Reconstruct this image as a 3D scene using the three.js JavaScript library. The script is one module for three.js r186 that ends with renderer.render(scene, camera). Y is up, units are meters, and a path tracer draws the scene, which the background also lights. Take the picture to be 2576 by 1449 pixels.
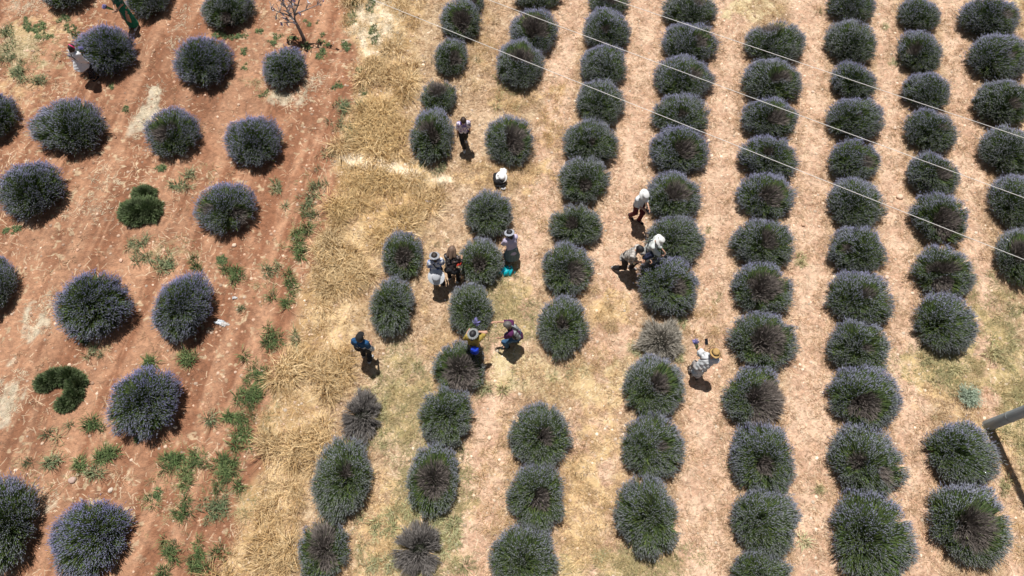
import * as THREE from 'three';
import { mergeGeometries, mergeVertices } from 'three/addons/utils/BufferGeometryUtils.js';

// ------------------------------------------------------------------ camera, sky, sun, exposure
const EYE = 17.8, TILT = 24.0 * Math.PI / 180, FOCAL = 1830, CX = 1288, CY = 724.5;   // lens in units of a 2576-pixel-wide frame
const scene = new THREE.Scene();
const camera = new THREE.PerspectiveCamera(2 * Math.atan(CY / FOCAL) * 180 / Math.PI, 16 / 9, 0.1, 2000);
camera.position.set(0, EYE, 0);
camera.lookAt(0, EYE - Math.cos(TILT), -Math.sin(TILT));
scene.add(camera);
const renderer = new THREE.WebGLRenderer({ antialias: true });
renderer.setSize(1024, 576);
renderer.toneMapping = THREE.LinearToneMapping;
renderer.toneMappingExposure = 1.15;
renderer.shadowMap.enabled = true;

const SUN_EL = 74 * Math.PI / 180, SUN_AZ = 12 * Math.PI / 180;
const toSun = new THREE.Vector3(-Math.sin(SUN_AZ) * Math.cos(SUN_EL), Math.sin(SUN_EL), -Math.cos(SUN_AZ) * Math.cos(SUN_EL));
// a hazy bright summer sky: deeper overhead, pale towards the horizon, a broad glow round the sun
{
  const w = 512, h = 256, d = new Float32Array(w * h * 4);
  for (let j = 0; j < h; j++) for (let i = 0; i < w; i++) {
    const el = ((j + 0.5) / h - 0.5) * Math.PI, az = ((i + 0.5) / w - 0.5) * 2 * Math.PI, x = Math.cos(el) * Math.cos(az), y = Math.sin(el), z = Math.cos(el) * Math.sin(az);
    const t = Math.pow(1 - Math.max(0, y), 2.2), g = Math.pow(Math.max(0, x * toSun.x + y * toSun.y + z * toSun.z), 24) * 0.12, o = (j * w + i) * 4;
    for (let k = 0; k < 3; k++) d[o + k] = ([0.080, 0.102, 0.140][k] * (1 - t) + [0.17, 0.175, 0.18][k] * t + g) * (y < 0 ? 0.6 : 1);
    d[o + 3] = 1;
  }
  const t = new THREE.DataTexture(d, w, h, THREE.RGBAFormat, THREE.FloatType); t.mapping = THREE.EquirectangularReflectionMapping; t.magFilter = t.minFilter = THREE.LinearFilter; t.needsUpdate = true;
  scene.background = t; scene.environment = t;
}
const sun = new THREE.DirectionalLight(new THREE.Color(1.0, 0.96, 0.91), 4.6);
sun.position.copy(toSun).multiplyScalar(60);
sun.castShadow = true;
sun.shadow.radius = 1;
sun.shadow.mapSize.set(4096, 4096);
Object.assign(sun.shadow.camera, { left: -22, right: 22, top: 22, bottom: -22, near: 1, far: 140 });
scene.add(sun, sun.target);

// ------------------------------------------------------------------ helpers
const V3 = (x, y, z) => new THREE.Vector3(x, y, z);
const cT = Math.cos(TILT), sT = Math.sin(TILT);
function ray(px, py) {
  const X = (px - CX) / FOCAL, Y = -(py - CY) / FOCAL;
  return V3(X, Y * sT - cT, -Y * cT - sT);
}
function at(px, py, y = 0) { const r = ray(px, py), t = (EYE - y) / -r.y; return V3(r.x * t, y, r.z * t); }
function perPixel(p) { return ((EYE - p.y) * cT - p.z * sT) / FOCAL; }
function rng(seed) { let a = seed >>> 0; return () => { a = (a + 0x6D2B79F5) | 0; let t = Math.imul(a ^ (a >>> 15), 1 | a); t = (t + Math.imul(t ^ (t >>> 7), 61 | t)) ^ t; return ((t ^ (t >>> 14)) >>> 0) / 4294967296; }; }
const clamp = (x, a = 0, b = 1) => x < a ? a : x > b ? b : x;
const lerp = (a, b, t) => a + (b - a) * t;
const smooth = (a, b, x) => { const t = clamp((x - a) / (b - a)); return t * t * (3 - 2 * t); };
const mix3 = (a, b, t) => [lerp(a[0], b[0], t), lerp(a[1], b[1], t), lerp(a[2], b[2], t)];
function hash2(i, j) { let h = Math.imul(i, 374761393) ^ Math.imul(j, 668265263); h = Math.imul(h ^ (h >>> 13), 1274126177); return ((h ^ (h >>> 16)) >>> 0) / 4294967296; }
function vn(x, y) {
  const i = Math.floor(x), j = Math.floor(y); let u = x - i, v = y - j; u = u * u * (3 - 2 * u); v = v * v * (3 - 2 * v);
  const a = hash2(i, j), b = hash2(i + 1, j), c = hash2(i, j + 1), d = hash2(i + 1, j + 1);
  return a + (b - a) * u + (c - a) * v + (a - b - c + d) * u * v;
}
const fbm = (x, y, n = 3) => { let s = 0, w = 0.5, t = 0; for (let k = 0; k < n; k++) { s += w * vn(x, y); t += w; x = x * 2.03 + 17.1; y = y * 2.03 + 9.7; w *= 0.5; } return s / t; };
const counts = {};
function numbered(name) { const n = counts[name] = (counts[name] ?? -1) + 1; return n ? `${name}_${String(n).padStart(3, '0')}` : name; }
function tag(o, label, category, group, kind) {
  o.userData = { ...o.userData };
  if (label) o.userData.label = label; if (category) o.userData.category = category;
  if (group) o.userData.group = group; if (kind) o.userData.kind = kind;
  return o;
}
function thing(name, label, category, pos, group) {
  const g = new THREE.Group(); g.name = numbered(name); g.position.copy(pos); scene.add(g);
  return tag(g, label, category, group);
}
function part(name, geometry, material, parent, kind) {
  const m = new THREE.Mesh(geometry, material); m.name = name; m.castShadow = m.receiveShadow = true;
  if (kind) m.userData.kind = kind;
  parent.add(m); return m;
}
const mat = (r, g, b, rough = 0.9, extra = {}) => new THREE.MeshStandardMaterial({ color: new THREE.Color().setRGB(r, g, b), roughness: rough, ...extra });
const vmat = (rough = 0.9, extra = {}) => new THREE.MeshStandardMaterial({ vertexColors: true, roughness: rough, side: THREE.DoubleSide, ...extra });
const ordinal = (n) => ['', 'first', 'second', 'third', 'fourth', 'fifth', 'sixth', 'seventh', 'eighth', 'ninth', 'tenth', 'eleventh', 'twelfth', 'thirteenth'][n];

// growable mesh of blades, sticks and flower heads
class MB {
  constructor(v = 4096) { this.p = new Float32Array(v * 3); this.n = new Float32Array(v * 3); this.c = new Float32Array(v * 3); this.i = new Uint32Array(v * 3); this.nv = 0; this.ni = 0; }
  room(v, t) {
    if ((this.nv + v) * 3 > this.p.length) for (const k of ['p', 'n', 'c']) { const a = new Float32Array(this.p.length * 2 === this[k].length ? this[k].length : this[k].length * 2); a.set(this[k]); this[k] = a; }
    while (this.ni + t * 3 > this.i.length) { const a = new Uint32Array(this.i.length * 2); a.set(this.i); this.i = a; }
  }
  vert(x, y, z, nx, ny, nz, c) { const k = this.nv * 3; this.p[k] = x; this.p[k + 1] = y; this.p[k + 2] = z; this.n[k] = nx; this.n[k + 1] = ny; this.n[k + 2] = nz; this.c[k] = c[0]; this.c[k + 1] = c[1]; this.c[k + 2] = c[2]; return this.nv++; }
  tri(a, b, c) { this.i[this.ni++] = a; this.i[this.ni++] = b; this.i[this.ni++] = c; }
  // flat blade from a to b, half widths w0, w1, turned by an angle about its axis
  blade(a, b, w0, w1, turn, c0, c1 = c0) {
    this.room(4, 2);
    let dx = b[0] - a[0], dy = b[1] - a[1], dz = b[2] - a[2]; const l = Math.hypot(dx, dy, dz) || 1e-6; dx /= l; dy /= l; dz /= l;
    let sx, sy, sz; if (Math.abs(dy) < 0.9) { sx = dz; sy = 0; sz = -dx; } else { sx = 0; sy = -dz; sz = dy; } let sl = Math.hypot(sx, sy, sz); sx /= sl; sy /= sl; sz /= sl;
    const tx = dy * sz - dz * sy, ty = dz * sx - dx * sz, tz = dx * sy - dy * sx, C = Math.cos(turn), S = Math.sin(turn);
    const wx = sx * C + tx * S, wy = sy * C + ty * S, wz = sz * C + tz * S, nx = tx * C - sx * S, ny = ty * C - sy * S, nz = tz * C - sz * S;
    const q = this.vert(a[0] + wx * w0, a[1] + wy * w0, a[2] + wz * w0, nx, ny, nz, c0); this.vert(a[0] - wx * w0, a[1] - wy * w0, a[2] - wz * w0, nx, ny, nz, c0);
    this.vert(b[0] - wx * w1, b[1] - wy * w1, b[2] - wz * w1, nx, ny, nz, c1); this.vert(b[0] + wx * w1, b[1] + wy * w1, b[2] + wz * w1, nx, ny, nz, c1);
    this.tri(q, q + 1, q + 2); this.tri(q, q + 2, q + 3);
  }
  // three-sided spindle from a to b, thickest at a fraction f
  spindle(a, b, r, f, c0, c1 = c0) {
    this.room(5, 6);
    let dx = b[0] - a[0], dy = b[1] - a[1], dz = b[2] - a[2]; const l = Math.hypot(dx, dy, dz) || 1e-6; dx /= l; dy /= l; dz /= l;
    let sx, sy, sz; if (Math.abs(dy) < 0.9) { sx = dz; sy = 0; sz = -dx; } else { sx = 0; sy = -dz; sz = dy; } const sl = Math.hypot(sx, sy, sz); sx /= sl; sy /= sl; sz /= sl;
    const tx = dy * sz - dz * sy, ty = dz * sx - dx * sz, tz = dx * sy - dy * sx;
    const q = this.vert(a[0], a[1], a[2], -dx, -dy, -dz, c0);
    for (let k = 0; k < 3; k++) { const C = Math.cos(k * 2.0944), S = Math.sin(k * 2.0944), x = sx * C + tx * S, y = sy * C + ty * S, z = sz * C + tz * S; this.vert(a[0] + dx * l * f + x * r, a[1] + dy * l * f + y * r, a[2] + dz * l * f + z * r, x, y, z, k === 1 ? c0 : c1); }
    this.vert(b[0], b[1], b[2], dx, dy, dz, c1);
    for (let k = 0; k < 3; k++) { const m = q + 1 + k, n = q + 1 + (k + 1) % 3; this.tri(q, n, m); this.tri(q + 4, m, n); }
  }
  geo() {
    const g = new THREE.BufferGeometry();
    g.setAttribute('position', new THREE.BufferAttribute(this.p.slice(0, this.nv * 3), 3)); g.setAttribute('normal', new THREE.BufferAttribute(this.n.slice(0, this.nv * 3), 3)); g.setAttribute('color', new THREE.BufferAttribute(this.c.slice(0, this.nv * 3), 3));
    g.setIndex(new THREE.BufferAttribute(this.i.slice(0, this.ni), 1)); return g;
  }
}
function paint(g, fn) {
  const p = g.attributes.position, c = new Float32Array(p.count * 3);
  for (let i = 0; i < p.count; i++) { const k = typeof fn === 'function' ? fn(p.getX(i), p.getY(i), p.getZ(i)) : fn; c[i * 3] = k[0]; c[i * 3 + 1] = k[1]; c[i * 3 + 2] = k[2]; }
  g.setAttribute('color', new THREE.BufferAttribute(c, 3)); return g;
}
// surface of a distance field (surface nets)
function nets(f, lo, hi, cell) {
  const nx = Math.ceil((hi[0] - lo[0]) / cell) + 2, ny = Math.ceil((hi[1] - lo[1]) / cell) + 2, nz = Math.ceil((hi[2] - lo[2]) / cell) + 2;
  const v = new Float32Array(nx * ny * nz), id = new Int32Array(nx * ny * nz).fill(-1), at3 = (i, j, k) => i + nx * (j + ny * k);
  for (let k = 0; k < nz; k++) for (let j = 0; j < ny; j++) for (let i = 0; i < nx; i++) v[at3(i, j, k)] = f(lo[0] + i * cell, lo[1] + j * cell, lo[2] + k * cell);
  const pos = [], idx = [];
  for (let k = 0; k < nz - 1; k++) for (let j = 0; j < ny - 1; j++) for (let i = 0; i < nx - 1; i++) {
    let x = 0, y = 0, z = 0, n = 0, m = 0;
    for (let q = 0; q < 8; q++) if (v[at3(i + (q & 1), j + (q >> 1 & 1), k + (q >> 2))] < 0) m |= 1 << q;
    if (m === 0 || m === 255) continue;
    for (let q = 0; q < 8; q++) for (let b = 0; b < 3; b++) {
      const r = q | 1 << b; if (r === q || (m >> q & 1) === (m >> r & 1)) continue;
      const a0 = v[at3(i + (q & 1), j + (q >> 1 & 1), k + (q >> 2))], a1 = v[at3(i + (r & 1), j + (r >> 1 & 1), k + (r >> 2))], t = a0 / (a0 - a1);
      x += (q & 1) + (b === 0 ? t : 0); y += (q >> 1 & 1) + (b === 1 ? t : 0); z += (q >> 2) + (b === 2 ? t : 0); n++;
    }
    id[at3(i, j, k)] = pos.length / 3; pos.push(lo[0] + (i + x / n) * cell, lo[1] + (j + y / n) * cell, lo[2] + (k + z / n) * cell);
  }
  const quad = (a, b, c, d, flip) => { if (a < 0 || b < 0 || c < 0 || d < 0) return; flip ? idx.push(a, c, b, a, d, c) : idx.push(a, b, c, a, c, d); };
  for (let k = 1; k < nz - 1; k++) for (let j = 1; j < ny - 1; j++) for (let i = 1; i < nx - 1; i++) {
    const s = v[at3(i, j, k)] < 0;
    if (s !== v[at3(i + 1, j, k)] < 0) quad(id[at3(i, j - 1, k - 1)], id[at3(i, j, k - 1)], id[at3(i, j, k)], id[at3(i, j - 1, k)], !s);
    if (s !== v[at3(i, j + 1, k)] < 0) quad(id[at3(i - 1, j, k - 1)], id[at3(i - 1, j, k)], id[at3(i, j, k)], id[at3(i, j, k - 1)], !s);
    if (s !== v[at3(i, j, k + 1)] < 0) quad(id[at3(i - 1, j - 1, k)], id[at3(i, j - 1, k)], id[at3(i, j, k)], id[at3(i - 1, j, k)], !s);
  }
  const g = new THREE.BufferGeometry(); g.setAttribute('position', new THREE.Float32BufferAttribute(pos, 3)); g.setIndex(idx); g.computeVertexNormals(); return g;
}
const smin = (a, b, k) => { const h = Math.max(k - Math.abs(a - b), 0) / k; return Math.min(a, b) - h * h * k * 0.25; };
function capsules(bones, k = 0.03) {
  const B = bones.map(([a, b, ra, rb]) => { const d = [b[0] - a[0], b[1] - a[1], b[2] - a[2]]; return { a, d, q: 1 / (d[0] * d[0] + d[1] * d[1] + d[2] * d[2] + 1e-9), ra, rb: rb - ra }; });
  return (x, y, z) => {
    let s = 1e9;
    for (const o of B) {
      const px = x - o.a[0], py = y - o.a[1], pz = z - o.a[2]; let h = (px * o.d[0] + py * o.d[1] + pz * o.d[2]) * o.q; h = h < 0 ? 0 : h > 1 ? 1 : h;
      const ex = px - o.d[0] * h, ey = py - o.d[1] * h, ez = pz - o.d[2] * h, e = Math.sqrt(ex * ex + ey * ey + ez * ez) - o.ra - o.rb * h;
      s = s > 1e8 ? e : smin(s, e, k);
    }
    return s;
  };
}
function bounds(bones, pad = 0.04) {
  const lo = [1e9, 1e9, 1e9], hi = [-1e9, -1e9, -1e9];
  for (const [a, b, ra, rb] of bones) for (const [p, r] of [[a, ra], [b, rb]]) for (let k = 0; k < 3; k++) { lo[k] = Math.min(lo[k], p[k] - r - pad); hi[k] = Math.max(hi[k], p[k] + r + pad); }
  return [lo, hi];
}

// ------------------------------------------------------------------ the lie of the land
const line = (pts) => pts.map(([x, y]) => at(x, y)).sort((a, b) => a.z - b.z);
const xAt = (l, z) => { if (z <= l[0].z) return l[0].x; for (let k = 1; k < l.length; k++) if (z < l[k].z) return lerp(l[k - 1].x, l[k].x, (z - l[k - 1].z) / (l[k].z - l[k - 1].z)); return l[l.length - 1].x; };
const redEdge = line([[870, -60], [885, 60], [900, 150], [880, 260], [860, 330], [838, 420], [822, 560], [800, 690], [745, 850], [700, 960], [668, 1150], [610, 1300], [560, 1449], [520, 1560]]);
const dryEdge = line([[1070, -60], [1060, 60], [1040, 150], [1035, 250], [1020, 350], [1060, 430], [1120, 500], [1050, 590], [950, 640], [905, 760], [890, 900], [860, 1000], [800, 1100], [760, 1300], [720, 1449], [690, 1560]]);
// patches of another cover: [pixel x, y, half width, half height, kind, strength]
const patches = [
  [1290, 245, 95, 45, 'straw', 0.8], [1250, 440, 150, 48, 'straw', 0.8], [1395, 310, 45, 130, 'gold', 0.6], [1270, 790, 75, 120, 'olive', 0.75], [1400, 945, 190, 80, 'pale', 0.85],
  [1030, 1010, 90, 140, 'olive', 0.7], [1500, 1060, 80, 150, 'straw', 0.65], [1470, 1290, 110, 170, 'straw', 0.8], [1540, 1420, 220, 55, 'olive', 0.6], [1520, 770, 90, 70, 'straw', 0.8], [1200, 100, 55, 150, 'straw', 0.55],
  [1905, 25, 85, 40, 'pale', 0.8], [2400, 930, 150, 75, 'olive', 0.7], [2540, 950, 75, 250, 'olive', 0.8], [2400, 1000, 120, 90, 'straw', 0.6], [1060, 1310, 170, 170, 'olive', 0.6], [930, 1330, 90, 160, 'straw', 0.7], [2560, 40, 60, 80, 'pale', 0.7], [1260, 1230, 70, 220, 'straw', 0.45], [1050, 640, 60, 180, 'straw', 0.55], [1130, 900, 90, 160, 'straw', 0.55], [1330, 600, 50, 150, 'straw', 0.35], [1760, 820, 80, 90, 'straw', 0.4], [2540, 1250, 60, 220, 'straw', 0.5],
  [970, 320, 70, 85, 'amber', 0.9], [960, 520, 120, 85, 'amber', 0.85], [940, 60, 70, 110, 'white', 0.6],
  [380, 262, 34, 60, 'hay', 0.95], [345, 315, 26, 40, 'hay', 0.8], [92, 805, 42, 50, 'hay', 0.95], [130, 760, 25, 45, 'hay', 0.7], [235, 530, 60, 40, 'hay', 0.45], [15, 1000, 60, 75, 'hay', 0.8], [270, 445, 40, 45, 'hay', 0.35], [450, 70, 26, 90, 'hay', 0.4],
  [50, 130, 130, 75, 'grassy', 0.75], [120, 60, 110, 50, 'straw', 0.5], [60, 230, 110, 60, 'straw', 0.5], [730, 245, 55, 32, 'hay', 0.75], [790, 205, 40, 24, 'hay', 0.6], [670, 215, 60, 40, 'grassy', 0.4], [630, 40, 60, 40, 'straw', 0.45], [420, 640, 90, 45, 'grassy', 0.5], [770, 540, 50, 110, 'grassy', 0.35], [690, 690, 60, 70, 'grassy', 0.3], [640, 1010, 60, 110, 'grassy', 0.35], [480, 1230, 150, 110, 'grassy', 0.35], [110, 1180, 130, 70, 'grassy', 0.3], [240, 880, 50, 25, 'grassy', 0.5], [310, 1300, 40, 30, 'hay', 0.6], [60, 15, 60, 30, 'hay', 0.5], [500, 450, 40, 40, 'grassy', 0.5], [100, 1270, 50, 30, 'hay', 0.5],
  [885, 402, 50, 26, 'white', 0.85], [930, 412, 60, 24, 'white', 0.9], [985, 424, 60, 22, 'white', 0.9], [1040, 438, 60, 22, 'white', 0.85], [1095, 452, 50, 18, 'white', 0.7],
].map(([x, y, w, h, kind, k]) => { const p = at(x, y), s = perPixel(p); return { x: p.x, z: p.z, w: w * s, h: h * s * 1.12, kind, k }; });
const COVER = { straw: [0.64, 0.455, 0.24], gold: [0.60, 0.41, 0.20], olive: [0.52, 0.40, 0.20], pale: [0.62, 0.51, 0.30], white: [0.90, 0.78, 0.60], amber: [0.60, 0.41, 0.20], hay: [0.56, 0.48, 0.36], grassy: [0.42, 0.33, 0.19] };
const trackA = at(395, 1180), trackB = at(505, 870), track = V3(trackB.x - trackA.x, 0, trackB.z - trackA.z).normalize();
const rowLines = [[[1165, 0], [1103, 242], [1013, 643], [908, 1040], [812, 1385]], [[1350, 0], [1282, 356], [1210, 660], [1122, 1048], [1050, 1382]], [[1530, 0], [1483, 362], [1425, 680], [1358, 1096], [1315, 1405]], [[1737, 0], [1704, 382], [1680, 722], [1636, 1122], [1620, 1440]], [[1945, 0], [1920, 499], [1912, 728], [1917, 1157], [1915, 1440]], [[2138, 0], [2148, 515], [2158, 875], [2175, 1165], [2190, 1400]], [[2310, 0], [2345, 441], [2373, 814], [2413, 1143], [2440, 1400]], [[2487, 50], [2535, 383], [2562, 650], [2600, 1000], [2640, 1400]]].map(line);
// 1 on the bare lanes between the rows, 0 along the rows
const laneAt = (x, z) => { let d = 9; for (const l of rowLines) d = Math.min(d, Math.abs(x - xAt(l, z))); return smooth(0.42, 0.85, d + (fbm(x * 2.5 + 13, z * 1.2, 3) - 0.5) * 0.55) * smooth(-1.5, 1.5, x - xAt(rowLines[1], z) + 0.6); };
function zones(x, z) {
  const e1 = (fbm(x * 1.3, z * 1.3, 3) - 0.5) * 0.9, e2 = (fbm(x * 1.1 + 40, z * 1.1, 3) - 0.5) * 1.0;
  const red = smooth(0.22, -0.22, x - xAt(redEdge, z) + e1), field = smooth(-0.3, 0.3, x - xAt(dryEdge, z) + e2);
  return { red, field, dry: clamp(1 - red - field) };
}
function height(x, z) {
  const fade = smooth(20, 17.5, Math.abs(x)) * smooth(-21, -19.5, z) * smooth(3, 1, z); if (fade <= 0) return 0;
  const { red, dry } = zones(x, z), u = x * track.z - z * track.x, v = x * track.x + z * track.z;
  const ruts = (vn(u * 2.4, v * 0.22) - 0.5) * 0.07 + (vn(u * 6, v * 0.5 + 7) - 0.5) * 0.035;
  return fade * (red * (ruts + (fbm(x * 5, z * 5, 4) - 0.5) * 0.075) + dry * (fbm(x * 2.6, z * 2.6, 3) - 0.3) * 0.2 + (1 - red) * (fbm(x * 3 + 9, z * 3, 3) - 0.5) * 0.04);
}
const onGround = (px, py) => { const p = at(px, py); p.y = height(p.x, p.z); return p; };

// ground: one sheet, fine where it is seen, out to the horizon
{
  const TW = 2048, TH = 2048, SX = 38, SZ = 21, X0 = -19, Z0 = -20;
  const data = new Uint8Array(TW * TH * 4), enc = (v) => 255 * Math.pow(clamp(v), 1 / 2.2);
  const grid = 320, cover = [], G = (SX + 2) / grid;   // coarse fields first
  const gz = Math.ceil((SZ + 2) / G), field = Array.from({ length: 7 }, () => new Float32Array((grid + 1) * (gz + 1)));
  for (let j = 0; j <= gz; j++) for (let i = 0; i <= grid; i++) {
    const x = X0 - 1 + i * G, z = Z0 - 1 + j * G, q = zones(x, z), k = j * (grid + 1) + i; field[0][k] = q.red; field[1][k] = q.dry; field[6][k] = laneAt(x, z);
    let w = 0, c = [0, 0, 0];
    for (const p of patches) {
      const r = Math.hypot((x - p.x) / p.w, (z - p.z) / p.h) + (fbm(x * 2.2 + 31, z * 2.2, 4) - 0.5) * 1.7, a = smooth(1.1, 0.55, r) * p.k * (p.kind === 'hay' ? 0.3 + 0.7 * smooth(0.35, 0.62, vn((x * track.z - z * track.x) * 7, (x * track.x + z * track.z) * 1.6)) : 1); if (a <= 0) continue;
      const m = a / (w + a - w * a); c = mix3(c, COVER[p.kind], m); w = w + a - w * a;
    }
    field[2][k] = w; field[3][k] = c[0]; field[4][k] = c[1]; field[5][k] = c[2];
  }
  const get = (f, x, z) => { const a = (x - X0 + 1) / G, b = (z - Z0 + 1) / G, i = Math.floor(a), j = Math.floor(b), u = a - i, v = b - j, k = j * (grid + 1) + i, F = field[f]; return lerp(lerp(F[k], F[k + 1], u), lerp(F[k + grid + 1], F[k + grid + 2], u), v); };
  const R = rng(5), col = new Float32Array(TW * TH * 3);
  for (let j = 0; j < TH; j++) for (let i = 0; i < TW; i++) {
    const x = X0 + (i + 0.5) / TW * SX, z = Z0 + (j + 0.5) / TH * SZ;
    const red = get(0, x, z), dry = get(1, x, z), u = x * track.z - z * track.x, v = x * track.x + z * track.z;
    const big = fbm(x * 0.5, z * 0.5, 2), mid = fbm(x * 2.6, z * 2.6, 3), fine = fbm(x * 13, z * 13, 3), grit = R();
    // red tilled soil, drier and paler along the wheel tracks
    const rut = vn(u * 2.4, v * 0.22) * 0.6 + vn(u * 7, v * 0.7 + 7) * 0.4, pale = clamp(smooth(0.40, 0.75, rut) * 0.75 + smooth(0.5, 0.8, mid) * 0.45 + 0.55 * smooth(0.05, 0.0, Math.abs(vn(u * 1.5 + 3.3, v * 0.07) - 0.5)) * smooth(0.35, 0.6, fbm(x * 1.5, z * 1.5, 3)) );
    let c = mix3([0.285, 0.126, 0.064], [0.50, 0.275, 0.162], pale); let k = 0.58 + 0.60 * fine + 0.28 * (grit - 0.5) + 0.25 * (big - 0.5);
    const bits = smooth(0.66, 0.8, fbm(x * 9 + 70, z * 9, 2)) * smooth(0.42, 0.62, fbm(x * 0.8 + 3, z * 0.8, 2)); c = mix3(c, [0.62, 0.48, 0.31], bits * 0.7);
    // straw-strewn paths of the planted field
    const lane = get(6, x, z); let f = mix3(mix3([0.56, 0.385, 0.225], [0.68, 0.50, 0.31], smooth(0.3, 0.75, mid)), mix3([0.68, 0.425, 0.285], [0.86, 0.59, 0.415], smooth(0.3, 0.75, mid)), lane);
    const speck = smooth(0.60, 0.76, fbm(x * 16 + 11, z * 16, 2)); f = mix3(f, [0.26, 0.15, 0.08], speck * (0.75 - 0.25 * lane)); f = mix3(f, [0.82, 0.68, 0.52], smooth(0.78, 0.96, grit) * 0.35);
    const d = mix3([0.42, 0.27, 0.12], [0.70, 0.51, 0.28], smooth(0.3, 0.7, fbm(x * 3 + 5, z * 1.8, 3)));
    c = [c[0] * k, c[1] * k, c[2] * k]; const kf = 0.66 + 0.58 * fine + 0.22 * (grit - 0.5); f = f.map((q) => q * kf * 0.80); const dd = d.map((q) => q * (0.7 + 0.5 * fine));
    c = [0, 1, 2].map((q) => c[q] * red + dd[q] * dry + f[q] * (1 - red - dry));
    const w = get(2, x, z); if (w > 0.01) { const a = smooth(-0.05, 0.5, w - (1 - fbm(x * 6 + 50, z * 6, 3)) * 0.8) * Math.min(1, w * 1.5), kk = 0.74 + 0.46 * fine + 0.16 * (grit - 0.5); c = mix3(c, [get(3, x, z) * kk, get(4, x, z) * kk, get(5, x, z) * kk], a); }
    const o = (j * TW + i) * 3; col[o] = c[0]; col[o + 1] = c[1]; col[o + 2] = c[2];
  }
  // single stalks of straw lying on the soil
  const stalk = (x, z, a, l, c, w) => { const n = Math.ceil(l / 0.008); for (let s = 0; s < n; s++) { const t = s / n * l, q = a + t * 0.8 * Math.sin(x * 9), i = Math.floor((x + Math.cos(q) * t - X0) / SX * TW), j = Math.floor((z + Math.sin(q) * t - Z0) / SZ * TH); if (i < 0 || j < 0 || i >= TW || j >= TH) continue; const o = (j * TW + i) * 3; for (let b = 0; b < 3; b++) col[o + b] = lerp(col[o + b], c[b], w); } };
  for (let n = 0; n < 60000; n++) {
    const x = X0 + R() * SX, z = Z0 + R() * SZ, red = get(0, x, z), w = get(2, x, z);
    if (red > 0.5 && R() > 0.02 + w * 0.7 + 0.45 * smooth(0.52, 0.72, fbm(x * 1.1 + 3, z * 1.1, 3))) continue;
    const tone = 0.75 + R() * 0.4; stalk(x, z, R() * 6.28, 0.06 + R() * 0.18, R() < 0.2 && red < 0.5 ? [0.3, 0.2, 0.11] : [0.74 * tone, 0.60 * tone, 0.42 * tone], 0.35 + R() * 0.4);
  }
  for (let k = 0; k < TW * TH; k++) { data[k * 4] = enc(col[k * 3]); data[k * 4 + 1] = enc(col[k * 3 + 1]); data[k * 4 + 2] = enc(col[k * 3 + 2]); data[k * 4 + 3] = 255; }
  const map = new THREE.DataTexture(data, TW, TH); map.colorSpace = THREE.SRGBColorSpace; map.magFilter = map.minFilter = THREE.LinearFilter; map.wrapS = map.wrapT = THREE.MirroredRepeatWrapping; map.needsUpdate = true;
  // fine clods and crumbs as relief, repeating every 3.7 m
  const BN = 1024, bump = new Uint8Array(BN * BN * 4), wrap = (x, y, n) => { const i = Math.floor(x), j = Math.floor(y); let a = x - i, b = y - j; a = a * a * (3 - 2 * a); b = b * b * (3 - 2 * b); const h = (p, q) => hash2(((p % n) + n) % n + n * 31, ((q % n) + n) % n); return lerp(lerp(h(i, j), h(i + 1, j), a), lerp(h(i, j + 1), h(i + 1, j + 1), a), b); };
  for (let j = 0; j < BN; j++) for (let i = 0; i < BN; i++) { const a = i / BN, b = j / BN, v = 0.38 * wrap(a * 24, b * 24, 24) + 0.3 * wrap(a * 60, b * 60, 60) + 0.2 * wrap(a * 130, b * 130, 130) + 0.12 * wrap(a * 300, b * 300, 300), o = (j * BN + i) * 4; bump[o] = bump[o + 1] = bump[o + 2] = 255 * v; bump[o + 3] = 255; }
  const bumpMap = new THREE.DataTexture(bump, BN, BN); bumpMap.magFilter = bumpMap.minFilter = THREE.LinearFilter; bumpMap.wrapS = bumpMap.wrapT = THREE.RepeatWrapping; bumpMap.repeat.set(SX / 3.7, SZ / 3.7); bumpMap.needsUpdate = true;
  const axis = (lo, hi, step) => { const a = []; for (let v = lo; v < hi + 1e-6; v += step) a.push(v); return [-700, -250, -100, -55, -35, -25, ...a.filter((v) => v > -24), 22, 30, 45, 90, 250, 700].filter((v, i, l) => !i || v > l[i - 1]); };
  const xs = axis(-18.6, 18.6, 0.08), zs = axis(-20.6, 2, 0.08), pos = new Float32Array(xs.length * zs.length * 3), uv = new Float32Array(xs.length * zs.length * 2), idx = [];
  zs.forEach((z, j) => xs.forEach((x, i) => { const k = j * xs.length + i; pos[k * 3] = x; pos[k * 3 + 1] = height(x, z); pos[k * 3 + 2] = z; uv[k * 2] = (x - X0) / SX; uv[k * 2 + 1] = (z - Z0) / SZ; if (i && j) { const a = k - xs.length - 1, b = a + 1, c = k - 1; idx.push(a, c, b, b, c, k); } }));
  const g = new THREE.BufferGeometry(); g.setAttribute('position', new THREE.BufferAttribute(pos, 3)); g.setAttribute('uv', new THREE.BufferAttribute(uv, 2)); g.setIndex(idx); g.computeVertexNormals();
  const m = new THREE.Mesh(g, new THREE.MeshStandardMaterial({ map, bumpMap, bumpScale: 0.065, roughness: 1 })); m.name = 'ground'; m.receiveShadow = true; m.userData.kind = 'structure'; scene.add(m);
}

// ------------------------------------------------------------------ lavender bushes
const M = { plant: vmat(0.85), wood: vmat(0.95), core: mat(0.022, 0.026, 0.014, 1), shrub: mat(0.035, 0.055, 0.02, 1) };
const bushes = [];   // footprints, kept for the ground litter
const GREENS = [[0.090, 0.145, 0.038], [0.070, 0.112, 0.042], [0.13, 0.18, 0.042], [0.095, 0.12, 0.07]];
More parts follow.
